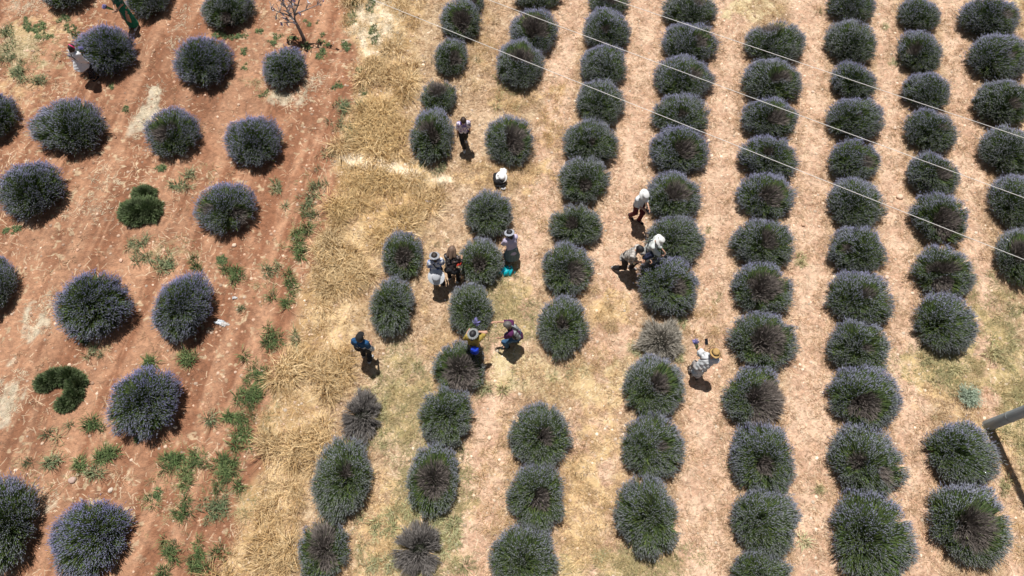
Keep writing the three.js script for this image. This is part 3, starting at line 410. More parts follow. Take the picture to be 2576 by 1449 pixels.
// green weeds and grass: patches named by the pixel where they grow [x, y, half width, half height, tufts, tone]
{
  const R = rng(303), green = [], broad = [], pale = [];
  const G = [[720, 482, 30, 42, 34, 0], [795, 470, 24, 40, 34, 0], [778, 515, 26, 40, 40, 0], [765, 560, 20, 26, 22, 1], [762, 605, 22, 40, 40, 1], [748, 635, 14, 18, 16, 1], [495, 675, 20, 26, 26, 1], [582, 690, 24, 18, 30, 1], [730, 715, 18, 26, 24, 1], [712, 758, 28, 18, 34, 1], [610, 768, 10, 14, 9, 0], [680, 860, 26, 34, 46, 1], [630, 898, 22, 14, 20, 1], [650, 960, 24, 40, 50, 1], [622, 1012, 26, 30, 40, 1], [640, 985, 16, 20, 16, 1], [590, 1050, 26, 12, 24, 1], [620, 1060, 24, 14, 24, 1], [605, 1100, 26, 30, 44, 1], [530, 1058, 14, 12, 13, 0], [430, 1165, 36, 22, 46, 1], [490, 1160, 28, 20, 40, 1], [470, 1195, 22, 24, 28, 1], [570, 1180, 30, 26, 50, 1], [550, 1215, 18, 16, 16, 1], [605, 1222, 10, 8, 9, 1], [540, 1275, 30, 50, 60, 0], [465, 1260, 16, 36, 26, 1], [455, 1300, 12, 12, 10, 1], [385, 1245, 14, 26, 14, 1], [520, 1390, 36, 40, 60, 1], [510, 1430, 26, 16, 24, 1], [420, 1400, 24, 40, 46, 1], [425, 1440, 22, 20, 26, 1], [375, 916, 16, 14, 22, 1], [475, 907, 18, 16, 24, 1], [240, 1072, 24, 16, 26, 1], [170, 1068, 10, 8, 7, 0], [275, 1148, 26, 18, 34, 1], [135, 1165, 14, 8, 12, 0], [205, 1172, 18, 12, 22, 1], [145, 1115, 20, 22, 18, 0], [245, 1190, 16, 14, 12, 0], [120, 1095, 8, 8, 6, 0], [65, 1168, 36, 8, 12, 0], [240, 890, 26, 14, 22, 0], [370, 652, 34, 20, 18, 0], [430, 665, 30, 22, 20, 0], [690, 590, 14, 16, 13, 0], [685, 680, 24, 18, 15, 0], [600, 775, 12, 10, 8, 0], [335, 620, 16, 10, 9, 0], [365, 610, 12, 12, 10, 0], [455, 470, 22, 12, 16, 0], [480, 450, 16, 20, 15, 0], [870, 275, 30, 24, 34, 0], [850, 310, 20, 18, 18, 0], [885, 350, 16, 20, 14, 0], [900, 270, 12, 16, 10, 0], [55, 185, 20, 26, 30, 0], [100, 205, 26, 12, 20, 0], [20, 100, 18, 30, 22, 0], [20, 150, 26, 20, 20, 0], [830, 380, 14, 26, 14, 0], [860, 320, 20, 14, 14, 0], [740, 870, 12, 26, 18, 0], [1060, 410, 16, 12, 12, 0], [1115, 425, 16, 20, 16, 0]];
  for (const [px, py, w, h, n, tone] of G) for (let i = 0; i < n * 0.62; i++) { const a = R() * 6.28, r = Math.pow(R(), 0.7) * 1.15, p = at(px + Math.cos(a) * w * r, py + Math.sin(a) * h * r), k = 0.55 + R() * 0.75; if (fbm(p.x * 4, p.z * 4, 2) < 0.42) continue; const c = (tone ? mix3([0.085, 0.145, 0.045], [0.26, 0.29, 0.12], R() * R()) : mix3([0.13, 0.19, 0.09], [0.30, 0.32, 0.17], R())).map((v) => v * k); green.push([p.x, p.z, 0.5 + R() * 0.7, c, R() * 6.28, 0.6 + R() * 0.5]); }
  const B = [[65, 62, 14, 20, 20], [98, 70, 18, 18, 26], [160, 50, 18, 12, 16], [110, 92, 26, 8, 10], [180, 75, 20, 14, 12], [195, 95, 8, 8, 5], [560, 88, 12, 8, 9], [600, 92, 24, 8, 14], [545, 88, 8, 8, 6], [780, 60, 22, 8, 6], [735, 98, 10, 6, 7], [690, 105, 20, 8, 6], [815, 105, 14, 20, 8], [810, 140, 14, 14, 14], [870, 115, 10, 16, 14], [885, 52, 10, 16, 12], [935, 15, 12, 18, 14], [940, 90, 12, 24, 16], [890, 20, 8, 20, 8], [850, 215, 14, 10, 6], [615, 130, 10, 10, 7], [405, 425, 10, 8, 10], [35, 580, 24, 8, 12], [555, 655, 14, 8, 12], [318, 275, 6, 10, 5], [700, 95, 10, 6, 5], [655, 78, 10, 6, 5], [770, 118, 12, 8, 7], [905, 180, 14, 16, 8], [915, 235, 10, 10, 6], [400, 1245, 10, 14, 6], [455, 1155, 8, 8, 4], [350, 1105, 8, 6, 5], [615, 170, 8, 8, 4], [660, 235, 14, 8, 6], [280, 220, 8, 6, 4], [210, 860, 10, 6, 5], [385, 1055, 8, 8, 4]];
  for (const [px, py, w, h, n] of B) for (let i = 0; i < n; i++) { const a = R() * 6.28, r = Math.sqrt(R()), p = at(px + Math.cos(a) * w * r, py + Math.sin(a) * h * r), k = 0.7 + R() * 0.6; broad.push([p.x, p.z, 0.5 + R() * 0.6, mix3([0.08, 0.125, 0.05], [0.15, 0.19, 0.075], R()).map((v) => v * k), R() * 6.28, 0.8]); }
  const P = [[945, 985, 36, 36, 60, 0], [930, 1110, 40, 20, 50, 0], [965, 1050, 16, 36, 24, 0], [1110, 1310, 40, 50, 90, 1], [1040, 1290, 46, 20, 60, 1], [950, 1330, 60, 40, 60, 1], [920, 1400, 50, 36, 60, 0], [960, 1420, 40, 24, 40, 1], [1130, 1360, 24, 50, 50, 1], [1160, 1420, 36, 24, 30, 0], [1090, 1290, 20, 20, 20, 1], [1060, 1440, 24, 10, 16, 1], [1210, 975, 20, 20, 22, 1], [1290, 250, 30, 24, 26, 0], [1260, 278, 16, 10, 12, 0], [1050, 930, 20, 10, 10, 0], [1265, 985, 6, 14, 8, 0], [1510, 1400, 20, 14, 18, 1], [1715, 815, 14, 30, 18, 1], [1830, 1005, 16, 20, 16, 1], [1600, 880, 24, 20, 30, 1], [1700, 890, 24, 16, 24, 1], [1780, 580, 10, 8, 9, 0], [1810, 535, 14, 10, 10, 0], [2015, 660, 10, 12, 10, 0], [1805, 750, 14, 12, 8, 0], [2070, 1085, 12, 12, 14, 1], [2062, 1233, 7, 9, 10, 0], [1758, 1358, 12, 10, 12, 1], [2030, 1360, 14, 12, 6, 1], [2245, 160, 14, 10, 14, 1], [2225, 65, 10, 8, 8, 1], [2520, 870, 40, 60, 60, 0], [2560, 1000, 30, 40, 50, 0], [2560, 760, 20, 60, 30, 0], [2500, 1100, 26, 30, 26, 0], [2520, 1230, 14, 20, 14, 0], [2340, 1030, 20, 20, 18, 0], [2400, 900, 80, 30, 40, 0], [2390, 960, 40, 30, 24, 0], [2570, 1080, 20, 40, 26, 0], [1440, 930, 60, 30, 18, 1], [1300, 960, 40, 30, 12, 0], [1190, 160, 20, 60, 12, 0], [1250, 200, 24, 30, 10, 0], [1120, 640, 24, 40, 16, 0], [2070, 30, 10, 10, 4, 0]];
  for (const [px, py, w, h, n, tone] of P) for (let i = 0; i < n * 0.55; i++) { const a = R() * 6.28, r = Math.pow(R(), 0.6) * 1.2, p = at(px + Math.cos(a) * w * r, py + Math.sin(a) * h * r), k = 0.7 + R() * 0.7; if (fbm(p.x * 3 + 7, p.z * 3, 2) < 0.4) continue; pale.push([p.x, p.z, 0.3 + R() * R() * 1.2, (tone ? mix3([0.30, 0.31, 0.14], [0.56, 0.55, 0.32], R()) : mix3([0.27, 0.27, 0.12], [0.46, 0.41, 0.22], R())).map((v) => v * k), R() * 6.28, 0.8]); }
  scatter('green_grass', 'fresh green grass clumps along the right edge of the red soil', 'grass', [21, 22, 23].map((s) => tuftGeo(20, 0.2, 0.2, 0.0075, s, 0.6)), green);
  scatter('leafy_weeds', 'low dark green leafy weeds around the bare tree and top left', 'weeds', [31, 32, 33].map((s) => tuftGeo(16, 0.07, 0.09, 0.013, s, 0.5)), broad);
  scatter('pale_weeds', 'pale green wiry weeds between bushes of the right field', 'weeds', [41, 42, 43].map((s) => tuftGeo(30, 0.18, 0.16, 0.0055, s, 0.7)), pale);
  const W = []; for (const [px, py, w, h, n] of [[1290, 960, 40, 30, 14], [1460, 1180, 26, 26, 12], [1145, 1145, 22, 26, 16], [1280, 690, 24, 26, 16], [1235, 1200, 40, 60, 9], [1330, 900, 50, 20, 9], [1148, 220, 16, 36, 12], [1560, 1000, 60, 20, 10], [1080, 165, 22, 12, 10], [1240, 830, 30, 30, 6], [1480, 700, 14, 20, 4], [1520, 1340, 30, 20, 8]]) for (let i = 0; i < n; i++) { const p = at(px + (R() - 0.5) * 2 * w, py + (R() - 0.5) * 2 * h); W.push([p.x, p.z, 0.7 + R() * 0.6, [0.62, 0.63, 0.74], R() * 6, 1]); }
  const wm = new MB(256), rw = rng(8); for (let k = 0; k < 5; k++) { const x = (rw() - 0.5) * 0.06, z = (rw() - 0.5) * 0.06, y = 0.14 + rw() * 0.12; wm.blade([x * 0.4, 0, z * 0.4], [x, y, z], 0.002, 0.002, rw() * 3, [0.2, 0.26, 0.14]); if (k < 2) for (let q = 0; q < 6; q++) wm.blade([x, y, z], [x + Math.cos(q * 1.05) * 0.016, y + 0.006, z + Math.sin(q * 1.05) * 0.016], 0.003, 0.006, 1.57, [1, 1, 1]); }
  scatter('wild_flowers', 'tiny pale blue and white wild flowers among the straw', 'flowers', [wm.geo()], W);
}
// the silvery plant by the pole
{
  const c = onGround(2432, 1000), t = thing('silver_plant', 'pale mint silvery wild plant above the grey pole foot', 'plant', c), R = rng(61), m = new MB(4096);
  for (let i = 0; i < 260; i++) { const a = R() * 6.28, e = Math.sqrt(R()), L = 0.2 + R() * 0.12, k = 0.75 + R() * 0.4, cc = [0.42 * k, 0.50 * k, 0.38 * k], B = [Math.cos(a) * e * L * 1.2, L * (1 - e * 0.65) + 0.04, Math.sin(a) * e * L * 1.2], A = B.map((v) => v * 0.2); m.blade(A, B, 0.004, 0.004, R() * 3, cc); for (let q = 0; q < 5; q++) { const f = 0.5 + q * 0.12, P = B.map((v) => v * f); m.blade(P, [P[0] + (R() - 0.5) * 0.12, P[1] + R() * 0.05, P[2] + (R() - 0.5) * 0.12], 0.006, 0.003, R() * 3, cc); } }
  part('leaves', m.geo(), M.plant, t, 'stuff');
}
// stones large enough to pick out
[[185, 1209, 0.085, [0.50, 0.36, 0.30], 'largest pinkish stone on the red soil, lower left', 0.8], [278, 1233, 0.06, [0.66, 0.55, 0.45], 'pale stone right of the largest stone, lower left'], [197, 1195, 0.04, [0.62, 0.45, 0.34], 'small tan stone just above the largest stone, lower left'], [2262, 496, 0.085, [0.72, 0.52, 0.38], 'cream stone on the path beside the third wire, right field'], [2020, 566, 0.06, [0.55, 0.36, 0.24], 'brown stone in the path right of the fifth row'], [2230, 699, 0.06, [0.70, 0.52, 0.40], 'cream stone right of the sixth row at mid height'], [2060, 570, 0.04, [0.62, 0.48, 0.36], 'small pale stone in the path left of the sixth row'], [1231, 1102, 0.055, [0.74, 0.58, 0.42], 'pale stone on the bare path between second and third rows'], [2250, 323, 0.05, [0.70, 0.54, 0.42], 'pale stone in the path left of the seventh row, upper right'], [2044, 232, 0.045, [0.70, 0.56, 0.44], 'pale stone in the path left of the sixth row, upper right'], [590, 618, 0.06, [0.66, 0.5, 0.38], 'pale stone below the untidy lavender bush of the red field'], [305, 656, 0.05, [0.70, 0.46, 0.34], 'pinkish stone on red soil above the biggest lavender bush'], [1936, 1083, 0.09, [0.74, 0.66, 0.58], 'white stone between dead and living bushes of the fifth row'], [1762, 888, 0.05, [0.80, 0.74, 0.62], 'flat pale stone beside the hat of the stooping straw hat wearer']].forEach(([px, py, r, c, label, sq = 0.7], k) => {
  const g = mergeVertices(new THREE.IcosahedronGeometry(1, 3).deleteAttribute('normal').deleteAttribute('uv')), p = g.attributes.position, s = k * 17.3;
  for (let i = 0; i < p.count; i++) { const x = p.getX(i), y = p.getY(i), z = p.getZ(i), q = 0.72 + 0.35 * vn(x * 1.6 + s, y * 1.6 + z * 2.3) + 0.12 * vn(x * 5 + s, z * 5 + y * 4); p.setXYZ(i, x * r * q * 1.15, (y + 0.5) * r * q * sq, z * r * q); }
  g.computeVertexNormals(); paint(g, (x, y, z) => c.map((v) => v * (0.8 + 0.4 * vn(x * 60 + s, z * 60 + y * 50))));
  const m = new THREE.Mesh(g, vmat(0.95)); m.name = numbered('stone'); m.position.copy(onGround(px, py)); m.rotation.y = k; m.castShadow = m.receiveShadow = true; scene.add(m); tag(m, label, 'stone', 'larger stones lying on the soil');
});

// ------------------------------------------------------------------ pole and wires
const WIRE_Y = 8.4;
{
  const c = onGround(2484, 1071), t = thing('utility_pole', 'grey tapered utility pole at the right edge casting a long shadow', 'pole', c);
  const concrete = mat(0.30, 0.32, 0.325, 0.75), steel = mat(0.32, 0.33, 0.34, 0.5, { metalness: 0.6 });
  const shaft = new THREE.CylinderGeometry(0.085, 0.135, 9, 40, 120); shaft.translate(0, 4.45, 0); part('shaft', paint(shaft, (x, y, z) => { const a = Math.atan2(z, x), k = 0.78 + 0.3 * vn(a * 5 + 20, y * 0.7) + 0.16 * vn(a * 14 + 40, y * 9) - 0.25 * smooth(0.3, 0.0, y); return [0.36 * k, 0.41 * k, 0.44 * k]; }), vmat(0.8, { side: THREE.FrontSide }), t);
  const ring = new THREE.CylinderGeometry(0.1335, 0.1365, 0.03, 28); ring.translate(0, 0.92, 0); part('joint_ring', ring, concrete, t);
  const cap = new THREE.SphereGeometry(0.085, 20, 8, 0, 6.2832, 0, 1.5708); cap.scale(1, 0.4, 1); cap.translate(0, 8.95, 0); part('cap', cap, concrete, t);
  const wires = [[[1032, 0], [2576, 637]], [[1329, 0], [2576, 480]], [[1649, 0], [2576, 328]]].map((w) => w.map(([x, y]) => at(x, y, WIRE_Y)));
  const dir = wires[1][1].clone().sub(wires[1][0]).setY(0).normalize(), across = V3(-dir.z, 0, dir.x), offs = wires.map(([a]) => a.clone().sub(c).setY(0).dot(across));
  const a0 = Math.min(...offs) - 0.2, a1 = Math.max(...offs) + 0.2, arm = new THREE.BoxGeometry(0.09, 0.09, a1 - a0); arm.translate(0, 0, (a0 + a1) / 2);
  const am = part('crossarm', arm, steel, t); am.position.set(0, WIRE_Y - 0.22 - c.y, 0).addScaledVector(dir, 0.14); am.lookAt(am.getWorldPosition(V3()).add(across)); am.rotation.setFromQuaternion(new THREE.Quaternion().setFromUnitVectors(V3(0, 0, 1), across));
  const brace = new THREE.BoxGeometry(0.06, 0.06, 0.3); const bm = part('arm_clamp', brace, steel, t); bm.position.set(0, WIRE_Y - 0.22 - c.y, 0); bm.quaternion.setFromUnitVectors(V3(0, 0, 1), dir);
  const prof = [[0.0, 0], [0.035, 0], [0.05, 0.03], [0.03, 0.05], [0.055, 0.08], [0.03, 0.1], [0.045, 0.13], [0.02, 0.16], [0, 0.165]].map((p) => new THREE.Vector2(...p)), ig = new THREE.LatheGeometry(prof, 16), im = mat(0.32, 0.16, 0.1, 0.25);
  offs.forEach((o) => { const q = part('insulator', ig, im, t); q.position.set(0, WIRE_Y - 0.175 - c.y, 0).addScaledVector(dir, 0.14).addScaledVector(across, o); });
  ['lowest of the three white overhead wires crossing the right field', 'middle of the three white overhead wires crossing the right field', 'uppermost of the three white overhead wires crossing the right field'].forEach((label, k) => {
    const [a, b] = wires[k], d = b.clone().sub(a).normalize(), hold = c.clone().setY(0).addScaledVector(dir, 0.14).addScaledVector(across, offs[k]);
    const span = 60, L = b.clone().sub(a).length(), pts = []; const end = a.clone().addScaledVector(d, hold.clone().sub(a).setY(0).dot(d));
    for (let i = 0; i <= 40; i++) { const s = i / 40, p = end.clone().addScaledVector(d, -span * s); p.y = WIRE_Y - 0.55 * 4 * s * (1 - s) * 0.9; pts.push(p); }
    const m = new THREE.Mesh(new THREE.TubeGeometry(new THREE.CatmullRomCurve3(pts), 160, 0.0042, 8), mat(0.72, 0.72, 0.70, 0.5)); m.name = numbered('overhead_wire'); m.castShadow = true; scene.add(m); tag(m, label, 'wire', 'overhead wires');
  });
}
// ------------------------------------------------------------------ bare tree with ribbons
{
  const c = onGround(764, 96), t = thing('bare_tree', 'small leafless tree hung with pale ribbons at the top edge', 'tree', c), bark = vmat(0.95), R = rng(9), tips = [];
  function limb(name, pts, r0, r1, parent) {
    const curve = new THREE.CatmullRomCurve3(pts.map((p) => V3(...p))), g = new THREE.TubeGeometry(curve, 14, 1, 9), p = g.attributes.position, v = V3();
    for (let i = 0; i < p.count; i++) { const k = Math.floor(i / 10) / 14, q = curve.getPointAt(k); v.fromBufferAttribute(p, i).sub(q).multiplyScalar(lerp(r0, r1, k) * (0.85 + 0.3 * vn(i * 1.7, k * 20))).add(q); p.setXYZ(i, v.x, v.y, v.z); }
    g.computeVertexNormals(); paint(g, (x, y, z) => { const n = 0.6 + 0.7 * vn(x * 50 + 9, y * 18 + z * 50); return [0.26 * n, 0.235 * n, 0.23 * n]; }); return part(name, g, bark, parent);
  }
  const trunk = limb('trunk', [[0, -0.05, 0], [-0.02, 0.25, 0.01], [-0.05, 0.5, 0.0], [-0.09, 0.78, -0.02]], 0.062, 0.042, t);
  for (const b of [[[-0.09, 0.74, -0.02], [-0.2, 0.95, -0.02], [-0.42, 1.15, 0.04], [-0.62, 1.32, 0.08]], [[-0.09, 0.74, -0.02], [-0.16, 1.0, 0.0], [-0.2, 1.35, 0.02], [-0.28, 1.7, 0.05]], [[-0.08, 0.76, -0.02], [-0.04, 1.0, -0.05], [-0.02, 1.35, -0.08], [0.05, 1.75, -0.1]], [[-0.06, 0.9, -0.04], [0.08, 1.1, 0.04], [0.38, 1.25, 0.06], [0.78, 1.42, 0.02]], [[-0.04, 1.0, -0.05], [0.12, 1.25, -0.1], [0.25, 1.5, -0.2], [0.34, 1.8, -0.25]], [[-0.09, 0.7, 0], [-0.22, 0.8, 0.1], [-0.3, 0.86, 0.18]], [[-0.13, 0.85, -0.03], [-0.25, 1.1, -0.15], [-0.36, 1.4, -0.3], [-0.4, 1.65, -0.36]]]) {
    const n = b.length, m = limb('branch', b, 0.030, 0.009, t); tips.push(b[n - 1]);
    for (let k = 1; k < n; k++) for (let q = 0; q < 3; q++) { const a = R() * 6.28, s = b[k], e = [s[0] + Math.cos(a) * (0.1 + R() * 0.16), s[1] + 0.08 + R() * 0.2, s[2] + Math.sin(a) * (0.1 + R() * 0.16)]; limb('twig', [s, [(s[0] + e[0]) / 2 + 0.02, (s[1] + e[1]) / 2 + 0.03, (s[2] + e[2]) / 2], e], 0.013, 0.006, m); tips.push(e); }
  }
  const rag = [mat(0.78, 0.78, 0.86, 0.8, { side: THREE.DoubleSide }), mat(0.45, 0.42, 0.72, 0.8, { side: THREE.DoubleSide }), mat(0.68, 0.70, 0.74, 0.8, { side: THREE.DoubleSide })];
  tips.filter((_, i) => i % 2 === 0 || i > 50).forEach((p, i) => {
    const g = new THREE.PlaneGeometry(0.07, 0.22, 1, 6), q = g.attributes.position; for (let k = 0; k < q.count; k++) { const y = q.getY(k); q.setZ(k, Math.sin(y * 30 + i) * 0.02); q.setX(k, q.getX(k) + Math.sin(y * 14 + i * 2) * 0.03); }
    g.translate(0, -0.07, 0); g.computeVertexNormals(); const m = new THREE.Mesh(g, rag[i % 3]); m.name = numbered('ribbon'); m.castShadow = true; m.position.set(c.x + p[0], c.y + p[1], c.z + p[2]); m.rotation.set(R() * 0.7, R() * 6, (R() - 0.5) * 1.2); scene.add(m); tag(m, ['white', 'violet', 'pale grey'][i % 3] + ' ribbon tied to a twig of the small leafless tree', 'ribbon', 'pale ribbons tied to the bare tree');
  });
}
// ------------------------------------------------------------------ people
const fabric = vmat(0.92, { side: THREE.FrontSide }), skinMat = vmat(0.6, { side: THREE.FrontSide }), hairMat = vmat(0.55, { side: THREE.FrontSide });
const SKIN = [0.52, 0.30, 0.205];
// a head: skull, jaw, nose, ears, eye sockets, lips; centre at the origin, facing +z, 24 cm tall
const headField = (() => {
  const e = (x, y, z, cx, cy, cz, rx, ry, rz) => { const k = Math.hypot((x - cx) / rx, (y - cy) / ry, (z - cz) / rz); return (k - 1) * Math.min(rx, ry, rz); };
  return (x, y, z) => {
    const ax = Math.abs(x); let d = e(x, y, z, 0, 0.03, -0.012, 0.076, 0.09, 0.094); d = smin(d, e(x, y, z, 0, -0.045, 0.028, 0.056, 0.075, 0.06), 0.04); d = smin(d, e(x, y, z, 0, -0.098, 0.058, 0.026, 0.018, 0.022), 0.03);
    d = smin(d, e(x, y, z, 0, -0.022, 0.098, 0.013, 0.026, 0.018), 0.015); d = smin(d, e(x, y, z, 0, -0.066, 0.08, 0.024, 0.008, 0.014), 0.008); d = smin(d, e(ax, y, z, 0.03, 0.024, 0.078, 0.026, 0.008, 0.014), 0.012);
    d = Math.max(d, -e(ax, y, z, 0.031, 0.004, 0.102, 0.017, 0.011, 0.016)); d = smin(d, e(ax, y, z, 0.031, 0.003, 0.078, 0.013, 0.012, 0.012), 0.004); return smin(d, e(ax, y, z, 0.078, -0.01, -0.01, 0.009, 0.032, 0.02), 0.008);
  };
})();
const headGeo = paint(nets(headField, [-0.1, -0.13, -0.12], [0.1, 0.135, 0.13], 0.0062), (x, y, z) => { const a = Math.abs(x); if (z > 0.07 && Math.hypot((a - 0.031) / 1.3, y - 0.003) < 0.008) return [0.05, 0.035, 0.03]; if (z > 0.07 && Math.hypot(x / 3, y + 0.066) < 0.008) return [0.42, 0.16, 0.13]; if (z > 0.07 && a < 0.05 && a > 0.01 && Math.abs(y - 0.026) < 0.005) return [0.1, 0.06, 0.05]; return SKIN; });
const handGeo = [0.35, 0.95].map((curl) => {   // wrist at the origin, fingers along +y, palm towards +z, thumb on +x
  const b = [[[-0.022, 0.01, 0], [-0.028, 0.075, 0], 0.015, 0.012], [[0, 0.0, 0], [0, 0.08, 0], 0.018, 0.013], [[0.02, 0.01, 0], [0.026, 0.075, 0], 0.015, 0.012]];
  [[-0.03, 0.078, 0.9, 0.0078], [-0.011, 0.085, 1.08, 0.0085], [0.009, 0.086, 1.12, 0.0088], [0.028, 0.08, 1.0, 0.0085]].forEach(([x, y, k, r]) => { let p = [x, y, 0], a = curl * 0.5; for (const l of [0.038, 0.026, 0.02]) { const q = [p[0] + x * 0.08, p[1] + Math.cos(a) * l * k, p[2] + Math.sin(a) * l * k]; b.push([p, q, r, r * 0.92]); p = q; a += curl * 0.9; } });
  b.push([[0.024, 0.022, 0.006], [0.05, 0.055, 0.018], 0.012, 0.0095], [[0.05, 0.055, 0.018], [0.054, 0.082, 0.03 + curl * 0.01], 0.0095, 0.0085]);
  const [lo, hi] = bounds(b, 0.012); return paint(nets(capsules(b, 0.006), lo, hi, 0.0055), SKIN);
});
const add = (a, b, s = 1) => [a[0] + b[0] * s, a[1] + b[1] * s, a[2] + b[2] * s], sub = (a, b) => [a[0] - b[0], a[1] - b[1], a[2] - b[2]], len = (a) => Math.hypot(...a), mul = (a, s) => a.map((v) => v * s), unit = (a) => mul(a, 1 / (len(a) || 1)), toward = (a, b, t) => add(a, sub(b, a), t), dot = (a, b) => a[0] * b[0] + a[1] * b[1] + a[2] * b[2];
function bend(a, c, l1, l2, hint) {   // the middle joint of a two-bone limb from a to c, bent towards hint; returns [middle, end]
  let d = sub(c, a), L = len(d); const most = (l1 + l2) * 0.995; if (L > most) { c = add(a, d, most / L); d = sub(c, a); L = most; }
  const u = mul(d, 1 / L), x = (l1 * l1 - l2 * l2 + L * L) / (2 * L), h = Math.sqrt(Math.max(0, l1 * l1 - x * x)), s = unit(add(hint, u, -dot(hint, u)));
  return [add(add(a, u, x), s, h), c];
}
function place(g, m4) { const q = g.clone(); q.applyMatrix4(m4); return q; }
function basis(o, y, z) { const Y = V3(...unit(y)), Z = V3(...z), X = V3().crossVectors(Y, Z).normalize(); Z.crossVectors(X, Y).normalize(); return new THREE.Matrix4().makeBasis(X, Y, Z).setPosition(...o); }
function person(o) {
  const p0 = onGround(...o.at), t = thing('person', o.label, 'person', p0), K = (o.H ?? 1.68) / 1.7 * 0.95; t.rotation.y = o.yaw * Math.PI / 180;
  const lean = (o.lean ?? 6) * Math.PI / 180, side = (o.side ?? 0) * Math.PI / 180, up = unit([Math.sin(side), Math.cos(lean), Math.sin(lean)]);
  const feet = (o.feet ?? [[0.1, 0.02], [-0.1, -0.02]]).map(([x, z]) => [x * K, 0.075 * K, z * K]), hipY = ((o.hip ?? 0.9)) * K, pel = [(o.hipX ?? 0) * K, hipY, (o.hipZ ?? (-Math.sin(lean) * 0.18)) * K];
  const hips = [add(pel, [0.085 * K, -0.02 * K, 0]), add(pel, [-0.085 * K, -0.02 * K, 0])], chest = add(pel, up, 0.36 * K), neck = add(pel, up, 0.53 * K);
  const hp = (o.headPitch ?? 20) * Math.PI / 180 + lean * 0.7, hy = (o.headYaw ?? 0) * Math.PI / 180, hu = unit([Math.sin(side) * 0.6, Math.cos(hp * 0.6 + lean * 0.2), Math.sin(hp * 0.6 + lean * 0.2)]), head = add(neck, hu, 0.175 * K);
  const sh = [add(add(neck, up, -0.055 * K), [0.150 * K, 0, 0]), add(add(neck, up, -0.055 * K), [-0.150 * K, 0, 0])];
  const legs = hips.map((h, k) => bend(h, feet[k], 0.42 * K, 0.42 * K, [k ? -0.12 : 0.12, 0, 1])), fwd = [0, 0, 1];
  const hands = o.hands.map((h) => mul(h, K)), arms = sh.map((s, k) => bend(s, hands[k], 0.28 * K, 0.25 * K, o.elbow?.[k] ?? [k ? -0.3 : 0.3, -0.7, -0.5]));
  const toes = feet.map((f, k) => { const a = (k ? -1 : 1) * 0.18 + (o.toe?.[k] ?? 0); return add(f, [Math.sin(a) * 0.15 * K, -0.035 * K, Math.cos(a) * 0.15 * K]); });
  const r = (x) => x * K, tor = (w, q) => { const a = add(pel, [0, 0.0, 0]); return [[add(a, [0.055 * K, 0, 0]), add(chest, [0.065 * K, 0, 0]), r(0.084) * w + q, r(0.09) * w + q], [add(a, [-0.055 * K, 0, 0]), add(chest, [-0.065 * K, 0, 0]), r(0.084) * w + q, r(0.09) * w + q], [chest, add(neck, up, -0.03 * K), r(0.09) * w + q, r(0.055) + q], [sh[0], sh[1], r(0.055) * w + q, r(0.055) * w + q]]; };
  const fat = o.fat ?? 1;
  // body: one skin surface
  const bones = [...tor(0.88 * fat, 0), [add(neck, up, -0.05 * K), add(head, hu, -0.05 * K), r(0.055), r(0.05)]];
  for (let k = 0; k < 2; k++) bones.push([sh[k], arms[k][0], r(0.047), r(0.038)], [arms[k][0], arms[k][1], r(0.038), r(0.026)], [hips[k], legs[k][0], r(0.082), r(0.055)], [legs[k][0], feet[k], r(0.053), r(0.038)], [feet[k], toes[k], r(0.036), r(0.03)]);
  const [lo, hi] = bounds(bones), skins = [paint(nets(capsules(bones, 0.035), lo, hi, 0.022), SKIN)];
  const R4 = new THREE.Matrix4().makeRotationFromEuler(new THREE.Euler(hp, hy, -side * 0.5, 'YXZ')).setPosition(...head).scale(V3(K, K, K)); skins.push(place(headGeo, R4));
  arms.forEach(([e, w], k) => { const d = unit(sub(w, e)), pn = o.palm?.[k] ?? [k ? 0.8 : -0.8, -0.4, 0.5]; skins.push(place(handGeo[o.grip?.[k] ? 1 : 0], basis(w, d, pn).scale(V3(k ? K : -K, K, K)))); if (!k) { const g = skins[skins.length - 1]; const ix = g.index.array; for (let i = 0; i < ix.length; i += 3) { const s = ix[i]; ix[i] = ix[i + 1]; ix[i + 1] = s; } g.computeVertexNormals(); } });
  part('body', mergeGeometries(skins), skinMat, t);
  const dress = (name, b, color, cell = 0.018, k = 0.03, clip) => { const [l, h] = bounds(b), f = capsules(b, k), wr = o.wrinkle ?? 0.010, g = (x, y, z) => { let d = f(x, y, z) + wr * Math.sin(x * 38 + y * 11 + Math.sin(z * 30) * 2) * Math.sin(y * 33 + z * 17); return clip ? Math.max(d, clip(x, y, z)) : d; }; return part(name, paint(nets(g, l, h, cell), color), fabric, t); };
  // legs
  const low = o.bottom;
  if (low.skirt) { const hem = low.hem ?? 0.12, q = [(feet[0][0] + feet[1][0]) / 2, hem, (feet[0][2] + feet[1][2]) / 2]; dress('skirt', [[add(pel, [0.04, 0.06, 0]), add(q, [0.05, 0, 0.02]), r(0.115), r(low.skirt)], [add(pel, [-0.04, 0.06, 0]), add(q, [-0.05, 0, -0.02]), r(0.115), r(low.skirt)]], low.color, 0.02, 0.05, (x, y, z) => Math.max(hem - y, 0) + (hem - y > 0 ? 0 : hem - y)); }
  else { const b = [[hips[0], hips[1], r(0.092) * fat, r(0.092) * fat], [add(pel, [0, 0.06, 0]), pel, r(0.105) * fat, r(0.105) * fat]]; for (let k = 0; k < 2; k++) b.push([hips[k], legs[k][0], r(0.098), r(0.07)], [legs[k][0], toward(legs[k][0], feet[k], low.len ?? 0.93), r(0.068), r(low.cuff ?? 0.058)]); dress('trousers', b, low.color, 0.019, 0.035); }
  // torso and sleeves
  const top = o.top, tb = tor(fat * (top.loose ?? 1), 0.014), sl = top.sleeve ?? 0.6;
